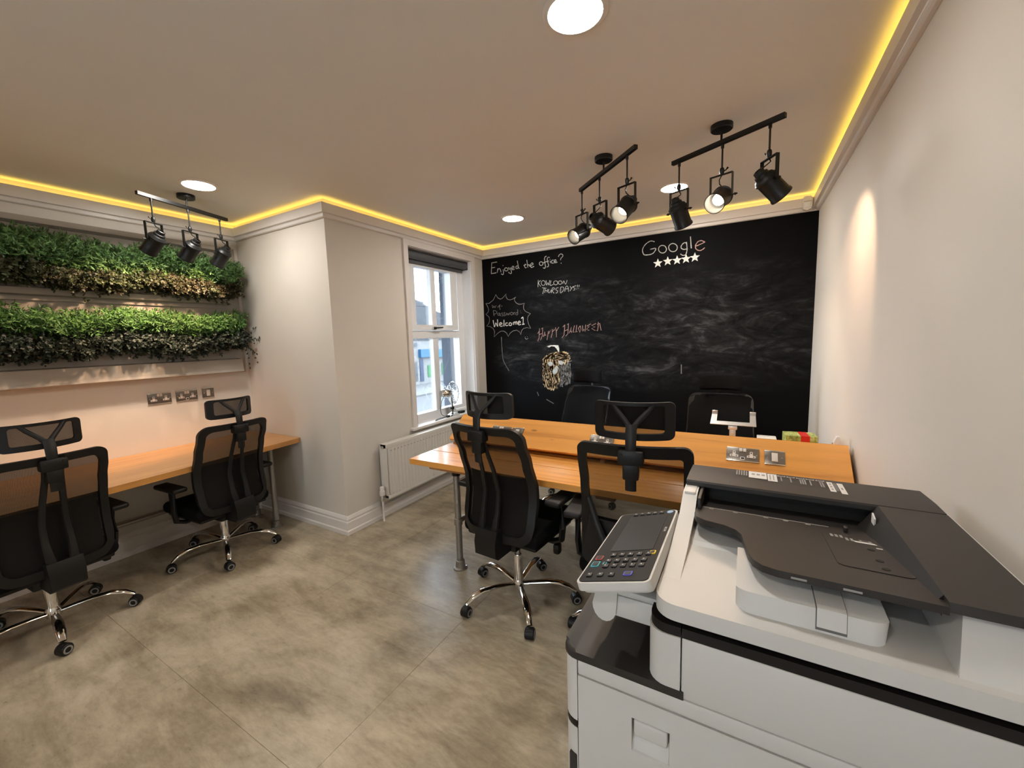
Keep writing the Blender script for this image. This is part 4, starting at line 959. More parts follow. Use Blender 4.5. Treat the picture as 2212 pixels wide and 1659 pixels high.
L3 = leafmat('bright_green_leaf', srgb(44, 82, 34), srgb(92, 134, 62)); L4 = leafmat('dark_purple_leaf', srgb(24, 34, 26), srgb(50, 62, 48))
def foliage(name, mat, label, z0, z1, depth, n, size, round_leaf, seed, y1=1.93, droop=0.0, lift=0.0):
    rng = random.Random(seed); vs = []; fs = []
    def leaf(p, d, nrm, l, w):
        s = d.cross(nrm).normalized(); o = len(vs)
        if round_leaf:
            vs.extend([p, p+d*l*0.35+s*w, p+d*l*0.8+s*w*0.7, p+d*l+nrm*w*0.2, p+d*l*0.8-s*w*0.7, p+d*l*0.35-s*w]); fs.extend([(o, o+1, o+2, o+3), (o, o+3, o+4, o+5)])
        else:
            vs.extend([p, p+d*l*0.45+s*w-nrm*w*0.3, p+d*l, p+d*l*0.45-s*w-nrm*w*0.3]); fs.append((o, o+1, o+2, o+3))
    for i in range(n):
        y = PYA+0.05 + rng.random()*(y1-PYA-0.05); t = rng.random()
        z = z0 + (z1-z0)*t + 0.018*math.sin(y*9+seed) + rng.gauss(0, 0.018); prof = math.sin(math.pi*min(1, max(0.0, t*0.85+0.1)))
        x = XP + 0.03 + depth*prof*(0.35+0.65*rng.random()); p = Vector((x, y, z))
        d = Vector((0.55+0.6*rng.random(), rng.gauss(0, 0.65), lift+rng.gauss(0, 0.55)-droop*(1-t))).normalized()
        for k in range(rng.randint(6, 9)):
            f = k/8.0; q = p + d*size*1.6*f + Vector((0, 0, -0.25*size*f*f))
            a = rng.random()*6.283; side = Vector((rng.gauss(0, 0.5), math.cos(a), math.sin(a)+lift*0.5)).normalized()
            ld = (d*0.55+side*0.85).normalized(); nr = Vector((rng.gauss(0.7, 0.4), rng.gauss(0, 0.5), rng.gauss(0.6, 0.4))).normalized()
            leaf(q, ld, nr, size*(0.7+0.6*rng.random()), size*(0.30 if round_leaf else 0.15)*(0.8+0.5*rng.random()))
    me = bpy.data.meshes.new(name); me.from_pydata([tuple(v) for v in vs], [], fs); me.materials.append(mat); me.update()
    o = obj(name, me, None); tag(o, label, 'foliage', None, 'stuff'); return o
foliage('fern_foliage', L1, 'feathery green foliage along the top row of the plant wall', 2.025, 2.215, 0.16, 3600, 0.030, False, 1, lift=0.35)
foliage('autumn_foliage', L2, 'brown and olive foliage below the top green row of the plant wall', 1.925, 2.045, 0.20, 3200, 0.018, True, 2, y1=1.90, droop=0.8)
foliage('bright_foliage', L3, 'bright green foliage of the lower plant row', 1.625, 1.755, 0.15, 2800, 0.028, False, 3, lift=0.30)
foliage('dark_foliage', L4, 'dark purple-green trailing foliage at the bottom of the plant wall', 1.475, 1.635, 0.17, 2600, 0.020, True, 4, droop=0.6)
def spray():
    rng = random.Random(9); mb = MB(); vs = []; fs = []
    for b in range(7):
        p = Vector((XP+0.10, 1.90, 1.56)); d = Vector((0.5+rng.gauss(0, 0.3), 0.18+rng.gauss(0, .10), rng.gauss(-0.1, 0.25))).normalized()
        st = [p + d*0.022*k + Vector((0, 0, -0.0011*k*k*(b % 3))) for k in range(9)]
        for k in range(8):
            o = len(vs); w = Vector((0, 0, 0.0014)); vs.extend([st[k]-w, st[k+1]-w, st[k+1]+w, st[k]+w]); fs.append((o, o+1, o+2, o+3))
        for k in range(9):
            q = p + d*0.022*k + Vector((0, 0, -0.0011*k*k*(b % 3))); a = rng.random()*6.28
            ld = Vector((math.cos(a), 0.3*rng.random(), math.sin(a))).normalized(); s = ld.cross(Vector((0.3, -1, 0.2))).normalized(); o = len(vs); q.y = min(q.y, YP-0.012)
            vs.extend([q, q+ld*0.012+s*0.008, q+ld*0.028, q+ld*0.012-s*0.008]); fs.append((o, o+1, o+2, o+3))
    me = bpy.data.meshes.new('trailing_sprig'); me.from_pydata([(v.x, min(v.y, YP-0.004), v.z) for v in vs], [], fs); me.materials.append(L4)
    o = obj('trailing_sprig', me, None); tag(o, 'dark leafy sprig sticking out past the end of the plant wall', 'foliage', None, 'stuff')
spray()

# ------------------------------------------------------------------ radiator
rad = empty('radiator', (XW+0.08, 3.0, 0.18)); tag(rad, 'white panel radiator with thermostat valve under the window', 'radiator'); RI = T(-(XW+0.08), -3.0, -0.18)
RY0, RY1, RZ0, RZ1 = 2.325, 3.72, 0.182, 0.655
def rp(name, mb, mat=None, par=None, smooth=True): return obj(name, mb, mat or M_RAD, par or rad, smooth, M=RI if par is None else None)
def front_panel():
    xf = XW+0.118; pts = [(XW+0.106, RY0+0.018), (xf, RY0+0.020)]; y = RY0+0.040; m = 0
    while y < RY1-0.03:
        pts += [(xf, y), (xf-0.003, y+0.006), (xf-0.003, y+0.020), (xf, y+0.026)]; y += 0.040
    pts += [(xf, RY1-0.020), (XW+0.106, RY1-0.018)]
    return MB().prism(pts, RZ0+0.03, RZ1-0.035, 'z')
rp('ribbed_panel', front_panel(), None, None, False)
rp('panel_rim', MB().rbox(XW+0.045, XW+0.117, RY0, RY1, RZ0, RZ0+0.034, 0.006)); rp('panel_rim', MB().rbox(XW+0.045, XW+0.117, RY0, RY1, RZ1-0.040, RZ1, 0.006))
for yy in (RY0, RY1-0.012): rp('end_plate', MB().rbox(XW+0.032, XW+0.112, yy, yy+0.012, RZ0+0.004, RZ1-0.002, 0.004))
rp('top_grille', MB().box(XW+0.035, XW+0.045, RY0+0.02, RY1-0.02, RZ1-0.03, RZ1-0.005), None, None, False)
rp('back_panel', MB().box(XW+0.028, XW+0.040, RY0+0.02, RY1-0.02, RZ0+0.03, RZ1-0.03), None, None, False)
rp('bleed_plug', MB().lathe([(0.002, 0), (0.013, 0), (0.013, 0.006), (0.006, 0.008), (0.002, 0.008)], M=T(XW+0.075, RY0, RZ1-0.028) @ Matrix.Rotation(math.pi/2, 4, 'X')), M_ALU)
for k in range(33): 
    yy = RY0+0.052+0.040*k
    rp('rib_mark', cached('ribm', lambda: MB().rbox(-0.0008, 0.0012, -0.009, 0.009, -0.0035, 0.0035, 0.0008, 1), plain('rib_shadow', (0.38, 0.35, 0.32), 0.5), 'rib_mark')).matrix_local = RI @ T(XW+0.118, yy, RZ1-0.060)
    rp('rib_end', cached('ribe', lambda: MB().rbox(-0.0008, 0.0030, -0.008, 0.008, -0.0045, 0.0045, 0.0014, 1), M_TRIM, 'rib_end')).matrix_local = RI @ T(XW+0.117, yy, RZ0+0.048)
vl = rp('valve_body', MB().lathe([(0.002, 0.175), (0.012, 0.175), (0.014, 0.19), (0.014, 0.215), (0.011, 0.225), (0.002, 0.225)], M=T(XW+0.075, RY0-0.035, 0)), M_CHROME)
rp('thermostat_head', MB().lathe([(0.002, 0.222), (0.021, 0.224), (0.024, 0.236), (0.022, 0.262), (0.018, 0.266), (0.019, 0.292), (0.014, 0.302), (0.002, 0.303)], M=T(XW+0.075, RY0-0.035, 0)), M_TRIM, vl)
rp('valve_tail', MB().cyl((XW+0.075, RY0-0.035, 0.200), (XW+0.075, RY0+0.004, 0.200), 0.009), M_CHROME)
rp('feed_pipe', MB().cyl((XW+0.075, RY0-0.035, 0.0), (XW+0.075, RY0-0.035, 0.180), 0.0085), M_TRIM)

# ------------------------------------------------------------------ desk fan and bits on the window board
fan = empty('desk_fan', (XW-0.045, 3.42, 0.70)); tag(fan, 'small chrome desk fan standing on the window board', 'fan')
obj('fan_base', MB().lathe([(0.002, 0), (0.075, 0), (0.078, 0.006), (0.062, 0.016), (0.030, 0.026), (0.014, 0.034), (0.002, 0.034)]), M_CHROME, fan)
obj('fan_post', MB().tube([(0, 0, 0.03), (0, 0, 0.10), (0, -0.01, 0.19)], [0.012, 0.010, 0.012], 12), M_CHROME, fan)
obj('tilt_knob', MB().cyl((0.014, 0, 0.075), (-0.014, 0, 0.075), 0.018), M_BLACKMETAL, fan)
FA = T(0.0, 0.02, 0.235) @ aim((0, 0, 0), (0.42, 1.0, -0.06)).to_3x3().to_4x4()
obj('motor', MB().lathe([(0.002, 0.14), (0.030, 0.138), (0.044, 0.12), (0.046, 0.05), (0.040, 0.035), (0.002, 0.033)], M=FA), M_CHROME, fan)
cage = obj('cage', MB().lathe([(0.120, 0.004), (0.123, 0.0), (0.120, -0.004), (0.117, 0.0), (0.120, 0.004)], M=FA, close=False, seg=36), M_CHROME, fan)
for k in range(24):
    a = 2*math.pi*k/24; ca, sa = math.cos(a), math.sin(a)
    obj('cage_wire', MB().tube([FA @ Vector((0.025*ca, 0.025*sa, 0.034)), FA @ Vector((0.09*ca, 0.09*sa, 0.030)), FA @ Vector((0.12*ca, 0.12*sa, 0.0)), FA @ Vector((0.09*ca, 0.09*sa, -0.034)), FA @ Vector((0.02*ca, 0.02*sa, -0.044))], 0.0013, 5), M_CHROME, cage)
obj('cage_badge', MB().lathe([(0.001, -0.048), (0.022, -0.047), (0.022, -0.043), (0.001, -0.043)], M=FA), M_CHROME, cage)
for k in range(3):
    a = 2*math.pi*k/3; mb = MB(); vs = []
    for (r, w0, w1) in ((0.015, -0.3, 0.3), (0.06, -0.35, 0.55), (0.095, -0.1, 0.62), (0.105, 0.15, 0.45)):
        for w, zz in ((w0, 0.012), (w1, -0.012)): vs.append(FA @ Vector((r*math.cos(a+w), r*math.sin(a+w), zz)))
    n = len(vs); vs2 = vs + [v + (FA.to_3x3() @ Vector((0, 0, 0.0015))) for v in vs]
    fsx = []
    for i in range(3): fsx += [(2*i, 2*i+1, 2*i+3, 2*i+2), (n+2*i, n+2*i+2, n+2*i+3, n+2*i+1)]
    L = [0, 1, 3, 5, 7, 6, 4, 2]
    for i in range(8): fsx.append((L[i], L[(i+1) % 8], n+L[(i+1) % 8], n+L[i]))
    obj('fan_blade', MB().add(vs2, fsx), M_ALU, fan)
M_CABLE = plain('dark_cable', (0.03, 0.04, 0.045), 0.5)
cyc = [(0.0, -0.07, 0.24), (-0.005, -0.13, 0.21), (0.0, -0.19, 0.12), (0.01, -0.19, 0.04), (0.03, -0.13, 0.006), (0.05, -0.05, 0.006), (0.045, -0.12, 0.006), (0.02, -0.24, 0.006), (0.055, -0.34, 0.006), (0.065, -0.22, 0.012), (0.05, -0.12, 0.012)]
def smooth_path(pts, n=6):
    P = [Vector(p) for p in pts]; out = []
    for i in range(len(P)-1):
        a, b, c, d = P[max(i-1, 0)], P[i], P[i+1], P[min(i+2, len(P)-1)]
        for k in range(n):
            t = k/n; out.append(0.5*((2*b)+(c-a)*t+(2*a-5*b+4*c-d)*t*t+(3*b-a-3*c+d)*t**3))
    return out + [P[-1]]
obj('power_cord', MB().tube(smooth_path(cyc), 0.0032, 6), M_CABLE, fan)
obj('plug', MB().rbox(0.03, 0.055, -0.15, -0.11, 0.0, 0.022, 0.005), M_BLACK, fan)
tag(obj('wood_block', MB().rbox(XW-0.075, XW-0.058, 2.842, 2.905, 0.70, 0.795, 0.003, 1, None), M_BATTEN), 'small brown wooden plaque leaning at the left end of the window board', 'plaque')
tag(obj('power_adapter', MB().rbox(XW-0.05, XW+0.0, 3.515, 3.59, 0.70, 0.725, 0.008), M_BLACK), 'black power adapter on the window board beside the fan', 'adapter')
tag(obj('white_tube', MB().cyl((XW-0.092, 3.53, 0.722), (XW-0.092, 3.72, 0.722), 0.022), M_UPVC), 'rolled white tube lying along the window on the board', 'tube')

# ------------------------------------------------------------------ things on the far side of the desk
ls = empty('laptop_stand', (-0.065, 2.74, DZ)); tag(ls, 'silver laptop stand with two prongs on the far side of the desk', 'laptop stand')
obj('stand_base', MB().prism(rrect(0.22, 0.18, 0.02), 0, 0.006), M_ALU, ls)
obj('post', MB().rbox(-0.0165, 0.0165, -0.018, -0.006, 0.004, 0.172, 0.003), M_ALU, ls)
obj('hinge', MB().rbox(-0.024, 0.024, -0.024, 0.004, 0.162, 0.184, 0.004), M_ALU, ls)
MU = T(0, -0.012, 0.186) @ Matrix.Rotation(math.radians(24), 4, 'X')
obj('cradle', MB().prism([(-0.122, 0), (0.122, 0), (0.118, 0.12), (0.088, 0.12), (0.088, 0.034), (-0.088, 0.034), (-0.088, 0.12), (-0.118, 0.12)], 0, 0.004, 'z'), M_ALU, ls, False, M=MU)
for s in (1, -1): obj('prong_lip', MB().rbox(s*0.103-0.016, s*0.103+0.016, 0.117, 0.125, 0.0, 0.022, 0.002), M_ALU, ls, M=MU)
def teabox_mat():
    k = NT('green_tea_carton'); p = k.coords(); v = k.noise(p, 26, 5, 0.7, 0.8)
    k.set(k.b.inputs['Base Color'], k.ramp(v, [(0.34, srgb(92, 110, 54)), (0.5, srgb(162, 178, 96)), (0.66, srgb(214, 214, 160))])); k.b.inputs['Roughness'].default_value = 0.4; return k.m
M_TEA = teabox_mat(); M_TEARED = plain('red_carton_band', srgb(196, 26, 24), 0.4)
tb = empty('tea_box', (0.262, 2.665, DZ), math.radians(4)); tag(tb, 'green tea carton with a red band near the right wall', 'box')
obj('carton', MB().rbox(-0.075, 0.070, -0.055, 0.055, 0, 0.178, 0.002, 1), M_TEA, tb)
obj('red_band', MB().add([(-0.006, -0.0558, 0.0), (0.034, -0.0558, 0.0), (0.034, -0.0558, 0.1786), (-0.006, -0.0558, 0.1786), (0.034, 0.0558, 0.1786), (-0.006, 0.0558, 0.1786), (-0.006, 0.05, 0.1775), (0.034, 0.05, 0.1775), (-0.006, -0.05, 0.1775), (0.034, -0.05, 0.1775)], [(0, 1, 2, 3), (3, 2, 4, 5)]), M_TEARED, tb, False)
text('TEA', 0.017, M_WHITEINK, tb, T(0.014, -0.0562, 0.136) @ Matrix.Rotation(math.pi/2, 4, 'X') @ RZ(math.pi))
tag(obj('folded_paper', MB().rbox(0.06, 0.155, 2.66, 2.74, DZ+0.0, DZ+0.140, 0.004), M_UPVC), 'white card packet just showing above the sloping desk board', 'packet')
pg = empty('wall_plug', (0.398, 2.50, DZ)); tag(pg, 'white plug standing upright at the right end of the desk', 'plug')
obj('plug_body', MB().prism([(-0.016, 0), (0.016, 0), (0.016, 0.185), (0.004, 0.215), (-0.006, 0.215), (-0.016, 0.190)], -0.014, 0.014, 'y'), M_UPVC, pg)
obj('plug_pin', MB().box(-0.022, -0.016, -0.004, 0.004, 0.175, 0.182), M_CHROME, pg, False)
# alarm sensor in the corner above the chalkboard
sn_ = empty('alarm_sensor', (0.362, YB-0.043, 2.405)); tag(sn_, 'white motion sensor on the cornice in the chalkboard corner', 'sensor')
obj('sensor_body', MB().prism([(-0.030, 0.03), (-0.024, 0.010), (0.0, -0.002), (0.024, 0.010), (0.030, 0.03), (0.030, 0.088), (0.022, 0.104), (-0.022, 0.104), (-0.030, 0.088)], -0.038, 0.0, 'y'), M_TRIM, sn_)
obj('sensor_lens', MB().rbox(-0.022, 0.022, -0.043, -0.036, 0.020, 0.058, 0.006), M_UPVC, sn_); obj('sensor_slot', MB().box(-0.024, 0.024, -0.0395, -0.037, 0.064, 0.067), M_GREYWHEEL, sn_, False)

CHALK = {
 'office': [[(-2.56,2.359),(-2.486,2.361)],[(-2.557,2.358),(-2.567,2.241)],[(-2.557,2.304),(-2.515,2.306)],[(-2.57,2.24),(-2.5,2.243)],[(-2.479,2.289),(-2.486,2.244)],[(-2.482,2.267),(-2.467,2.284),(-2.452,2.282),(-2.442,2.264),(-2.438,2.243)],[(-2.407,2.269),(-2.403,2.244),(-2.406,2.223),(-2.415,2.214),(-2.436,2.224)],[(-2.412,2.314),(-2.405,2.313)],[(-2.357,2.28),(-2.35,2.274),(-2.346,2.267),(-2.347,2.259),(-2.352,2.253),(-2.361,2.25),(-2.37,2.25),(-2.38,2.253),(-2.387,2.259),(-2.39,2.267),(-2.389,2.274),(-2.384,2.28),(-2.376,2.284),(-2.366,2.284),(-2.357,2.28)],[(-2.336,2.286),(-2.329,2.267),(-2.317,2.263)],[(-2.312,2.281),(-2.303,2.241),(-2.301,2.225),(-2.311,2.214),(-2.333,2.226),(-2.34,2.235)],[(-2.293,2.267),(-2.271,2.273),(-2.268,2.284),(-2.28,2.292),(-2.292,2.283),(-2.295,2.267),(-2.286,2.254),(-2.269,2.255),(-2.262,2.259)],[(-2.216,2.285),(-2.232,2.289),(-2.244,2.278),(-2.24,2.263),(-2.223,2.261),(-2.213,2.276)],[(-2.224,2.344),(-2.215,2.297),(-2.211,2.272),(-2.201,2.257)],[(-2.126,2.299),(-2.134,2.276),(-2.127,2.259),(-2.111,2.258)],[(-2.147,2.284),(-2.115,2.291)],[(-2.106,2.338),(-2.099,2.292),(-2.095,2.258)],[(-2.097,2.275),(-2.085,2.286),(-2.076,2.281),(-2.072,2.265)],[(-2.064,2.27),(-2.034,2.282),(-2.032,2.294),(-2.045,2.299),(-2.062,2.283),(-2.062,2.264),(-2.047,2.253),(-2.019,2.261)],[(-1.924,2.296),(-1.917,2.289),(-1.913,2.28),(-1.914,2.272),(-1.919,2.265),(-1.927,2.261),(-1.937,2.261),(-1.946,2.264),(-1.952,2.271),(-1.956,2.279),(-1.955,2.288),(-1.95,2.295),(-1.942,2.299),(-1.933,2.299),(-1.924,2.296)],[(-1.869,2.349),(-1.885,2.345),(-1.894,2.327),(-1.891,2.287),(-1.885,2.252),(-1.888,2.232),(-1.899,2.227),(-1.912,2.235)],[(-1.913,2.284),(-1.873,2.293)],[(-1.833,2.331),(-1.85,2.335),(-1.862,2.321),(-1.856,2.283),(-1.848,2.255),(-1.853,2.24),(-1.87,2.238)],[(-1.873,2.293),(-1.845,2.297)],[(-1.827,2.295),(-1.826,2.274)],[(-1.832,2.311),(-1.826,2.31)],[(-1.791,2.299),(-1.806,2.299),(-1.813,2.286),(-1.808,2.27),(-1.789,2.269)],[(-1.78,2.282),(-1.763,2.284),(-1.765,2.299),(-1.778,2.299),(-1.783,2.283),(-1.774,2.27),(-1.748,2.274)],[(-1.735,2.326),(-1.724,2.344),(-1.704,2.351),(-1.686,2.341),(-1.686,2.324),(-1.707,2.306),(-1.71,2.289)],[(-1.709,2.259),(-1.701,2.257)]],
 'thursdays': [[(-1.973,2.113),(-1.979,2.038)],[(-1.946,2.105),(-1.971,2.081),(-1.945,2.043)],[(-1.902,2.096),(-1.894,2.088),(-1.891,2.078),(-1.892,2.067),(-1.897,2.057),(-1.906,2.052),(-1.917,2.051),(-1.927,2.055),(-1.934,2.064),(-1.938,2.074),(-1.937,2.085),(-1.931,2.095),(-1.922,2.1),(-1.912,2.101),(-1.902,2.096)],[(-1.88,2.1),(-1.876,2.05),(-1.86,2.074),(-1.849,2.048),(-1.839,2.098)],[(-1.824,2.094),(-1.833,2.044),(-1.796,2.052)],[(-1.758,2.081),(-1.751,2.074),(-1.747,2.065),(-1.748,2.056),(-1.754,2.048),(-1.762,2.044),(-1.772,2.044),(-1.782,2.047),(-1.789,2.054),(-1.793,2.063),(-1.792,2.072),(-1.787,2.08),(-1.778,2.084),(-1.768,2.084),(-1.758,2.081)],[(-1.709,2.077),(-1.702,2.07),(-1.699,2.063),(-1.7,2.055),(-1.705,2.048),(-1.713,2.045),(-1.722,2.044),(-1.731,2.047),(-1.738,2.053),(-1.741,2.061),(-1.74,2.069),(-1.735,2.076),(-1.728,2.079),(-1.718,2.08),(-1.709,2.077)],[(-1.689,2.049),(-1.679,2.076),(-1.659,2.04),(-1.641,2.079)],[(-1.929,2.027),(-1.879,2.018)],[(-1.905,2.023),(-1.923,1.962)],[(-1.891,2.013),(-1.9,1.972)],[(-1.861,2.008),(-1.874,1.975)],[(-1.895,1.994),(-1.867,1.993)],[(-1.85,2.005),(-1.857,1.982),(-1.85,1.968),(-1.836,1.977),(-1.823,1.997)],[(-1.811,2.012),(-1.824,1.965)],[(-1.811,2.014),(-1.791,2.015),(-1.786,2.002),(-1.812,1.986),(-1.791,1.959)],[(-1.74,2.012),(-1.762,2.009),(-1.77,1.995),(-1.75,1.978),(-1.755,1.963),(-1.772,1.958)],[(-1.714,2.014),(-1.719,1.958),(-1.695,1.968),(-1.678,1.99),(-1.688,2.013),(-1.714,2.015)],[(-1.67,1.966),(-1.658,2.009),(-1.642,2.02),(-1.63,1.999),(-1.628,1.96)],[(-1.664,1.992),(-1.63,1.991)],[(-1.61,2.015),(-1.594,1.993)],[(-1.572,2.012),(-1.594,1.993),(-1.611,1.967)],[(-1.544,2.015),(-1.569,2.009),(-1.572,1.999),(-1.558,1.988),(-1.561,1.975),(-1.575,1.971)],[(-1.528,2.023),(-1.531,1.998)],[(-1.54,1.981),(-1.535,1.98)],[(-1.51,2.021),(-1.513,2.0)],[(-1.521,1.987),(-1.516,1.986)]],
 'burst': [[(-2.659,1.911),(-2.612,1.908),(-2.552,1.944),(-2.516,2.001),(-2.489,1.96),(-2.456,1.945),(-2.423,1.958),(-2.379,1.998),(-2.382,1.965),(-2.363,1.937),(-2.331,1.928),(-2.295,1.935),(-2.255,1.954),(-2.272,1.937),(-2.272,1.913),(-2.25,1.887),(-2.215,1.871),(-2.18,1.873),(-2.147,1.879),(-2.161,1.852),(-2.161,1.819),(-2.14,1.791),(-2.106,1.774),(-2.078,1.762),(-2.107,1.735),(-2.116,1.702),(-2.106,1.655),(-2.079,1.6),(-2.126,1.612),(-2.169,1.604),(-2.193,1.581),(-2.206,1.537),(-2.221,1.568),(-2.256,1.588),(-2.304,1.581),(-2.341,1.558),(-2.37,1.521),(-2.389,1.56),(-2.421,1.582),(-2.462,1.585),(-2.505,1.564),(-2.559,1.521),(-2.55,1.586),(-2.569,1.619),(-2.607,1.641),(-2.658,1.651),(-2.626,1.678),(-2.612,1.716),(-2.619,1.752),(-2.662,1.788),(-2.632,1.805),(-2.621,1.84),(-2.635,1.876),(-2.657,1.911)]],
 'wifi': [[(-2.571,1.889),(-2.562,1.855),(-2.546,1.874),(-2.534,1.855),(-2.517,1.879)],[(-2.494,1.87),(-2.493,1.853)],[(-2.461,1.884),(-2.475,1.876),(-2.472,1.852),(-2.465,1.834),(-2.471,1.826)],[(-2.484,1.866),(-2.459,1.868)],[(-2.441,1.874),(-2.44,1.86)],[(-2.559,1.822),(-2.549,1.76)],[(-2.559,1.822),(-2.536,1.822),(-2.511,1.805),(-2.52,1.788),(-2.552,1.781)],[(-2.478,1.789),(-2.472,1.782),(-2.472,1.774),(-2.476,1.767),(-2.485,1.765),(-2.493,1.767),(-2.499,1.773),(-2.5,1.781),(-2.495,1.788),(-2.487,1.791),(-2.478,1.789)],[(-2.469,1.789),(-2.466,1.761),(-2.457,1.759)],[(-2.43,1.79),(-2.446,1.789),(-2.444,1.777),(-2.428,1.769),(-2.431,1.757),(-2.447,1.755)],[(-2.399,1.794),(-2.415,1.789),(-2.412,1.777),(-2.398,1.77),(-2.402,1.758),(-2.419,1.755)],[(-2.385,1.789),(-2.378,1.762),(-2.363,1.781),(-2.354,1.76),(-2.34,1.789)],[(-2.307,1.788),(-2.301,1.781),(-2.3,1.771),(-2.305,1.763),(-2.314,1.76),(-2.323,1.762),(-2.329,1.77),(-2.33,1.779),(-2.325,1.787),(-2.316,1.791),(-2.307,1.788)],[(-2.289,1.786),(-2.284,1.76)],[(-2.287,1.779),(-2.273,1.788)],[(-2.242,1.781),(-2.237,1.775),(-2.236,1.766),(-2.241,1.759),(-2.249,1.756),(-2.257,1.759),(-2.263,1.765),(-2.263,1.773),(-2.259,1.78),(-2.251,1.783),(-2.242,1.781)],[(-2.236,1.816),(-2.236,1.762)],[(-2.207,1.798),(-2.201,1.797)],[(-2.199,1.776),(-2.194,1.775)]],
 'welcome': [[(-2.565,1.714),(-2.55,1.636),(-2.529,1.68),(-2.506,1.639),(-2.505,1.72)],[(-2.476,1.661),(-2.447,1.666),(-2.458,1.681),(-2.475,1.675),(-2.478,1.65),(-2.46,1.639),(-2.439,1.645)],[(-2.418,1.712),(-2.421,1.637)],[(-2.371,1.673),(-2.393,1.673),(-2.4,1.654),(-2.386,1.643),(-2.366,1.646)],[(-2.328,1.672),(-2.321,1.664),(-2.321,1.654),(-2.326,1.645),(-2.336,1.642),(-2.346,1.644),(-2.353,1.652),(-2.353,1.662),(-2.348,1.671),(-2.338,1.675),(-2.328,1.672)],[(-2.298,1.677),(-2.297,1.65)],[(-2.297,1.67),(-2.284,1.681),(-2.275,1.673),(-2.273,1.652)],[(-2.273,1.672),(-2.26,1.684),(-2.253,1.675),(-2.252,1.651)],[(-2.234,1.664),(-2.208,1.673),(-2.217,1.687),(-2.233,1.679),(-2.236,1.657),(-2.222,1.645),(-2.199,1.652)],[(-2.193,1.714),(-2.171,1.727),(-2.172,1.649)],[(-2.185,1.648),(-2.154,1.652)]],
 'smile': [[(-2.154,1.508),(-2.148,1.508)],[(-2.127,1.511),(-2.121,1.51)],[(-2.153,1.498),(-2.136,1.484),(-2.114,1.495)]],
 'halloween': [[(-1.971,1.596),(-1.979,1.495),(-1.996,1.459)],[(-1.994,1.541),(-1.975,1.567)],[(-1.932,1.604),(-1.938,1.519),(-1.962,1.469)],[(-1.947,1.588),(-1.932,1.602)],[(-1.976,1.531),(-1.938,1.541)],[(-1.926,1.504),(-1.907,1.558),(-1.904,1.522),(-1.892,1.518)],[(-1.92,1.515),(-1.898,1.527)],[(-1.865,1.565),(-1.874,1.517),(-1.885,1.469)],[(-1.87,1.539),(-1.843,1.568),(-1.858,1.538),(-1.874,1.532)],[(-1.818,1.583),(-1.822,1.537),(-1.835,1.491)],[(-1.822,1.551),(-1.792,1.579)],[(-1.782,1.6),(-1.773,1.557),(-1.773,1.496)],[(-1.743,1.602),(-1.773,1.56)],[(-1.674,1.625),(-1.681,1.557),(-1.686,1.515),(-1.709,1.489)],[(-1.698,1.6),(-1.678,1.62)],[(-1.633,1.635),(-1.638,1.573),(-1.642,1.528),(-1.667,1.504)],[(-1.648,1.622),(-1.633,1.634)],[(-1.681,1.559),(-1.638,1.573)],[(-1.627,1.534),(-1.602,1.596),(-1.603,1.537)],[(-1.617,1.555),(-1.597,1.547)],[(-1.568,1.612),(-1.584,1.542),(-1.564,1.544)],[(-1.542,1.614),(-1.552,1.542),(-1.534,1.549)],[(-1.504,1.606),(-1.524,1.583),(-1.509,1.537),(-1.497,1.568),(-1.504,1.606)],[(-1.48,1.608),(-1.476,1.55),(-1.463,1.57),(-1.452,1.547),(-1.446,1.614)],[(-1.391,1.621),(-1.432,1.599),(-1.407,1.595),(-1.44,1.566),(-1.408,1.556)],[(-1.336,1.622),(-1.382,1.604),(-1.345,1.588),(-1.384,1.572),(-1.344,1.552)],[(-1.312,1.636),(-1.314,1.595),(-1.32,1.546),(-1.332,1.553)],[(-1.323,1.612),(-1.298,1.622),(-1.283,1.55)]],
 'word': [[(-0.774,2.343),(-0.797,2.353),(-0.822,2.351),(-0.857,2.329),(-0.88,2.293),(-0.879,2.261),(-0.865,2.238),(-0.834,2.233),(-0.796,2.237),(-0.774,2.254),(-0.763,2.283),(-0.812,2.28)],[(-0.687,2.295),(-0.678,2.286),(-0.672,2.275),(-0.669,2.263),(-0.671,2.252),(-0.677,2.242),(-0.686,2.236),(-0.697,2.233),(-0.709,2.235),(-0.72,2.24),(-0.729,2.249),(-0.736,2.26),(-0.738,2.272),(-0.736,2.284),(-0.73,2.293),(-0.721,2.299),(-0.71,2.302),(-0.698,2.3),(-0.687,2.295)],[(-0.595,2.298),(-0.586,2.289),(-0.579,2.278),(-0.577,2.265),(-0.579,2.253),(-0.585,2.243),(-0.595,2.236),(-0.606,2.234),(-0.619,2.235),(-0.631,2.241),(-0.641,2.25),(-0.647,2.262),(-0.65,2.275),(-0.648,2.287),(-0.641,2.297),(-0.632,2.303),(-0.62,2.306),(-0.607,2.304),(-0.595,2.298)],[(-0.502,2.296),(-0.524,2.297),(-0.544,2.274),(-0.541,2.253),(-0.52,2.241),(-0.501,2.243)],[(-0.501,2.303),(-0.495,2.246),(-0.499,2.209),(-0.51,2.191),(-0.531,2.192),(-0.549,2.206)],[(-0.469,2.345),(-0.46,2.243)]],
 'worde': [[(-0.423,2.256),(-0.356,2.28),(-0.365,2.29),(-0.382,2.298),(-0.408,2.292),(-0.427,2.261),(-0.421,2.233),(-0.398,2.216),(-0.375,2.218),(-0.351,2.234)]],
 'stars': [[(-0.743,2.146)],[(-0.657,2.155)],[(-0.577,2.154)],[(-0.502,2.157)],[(-0.43,2.161)]],
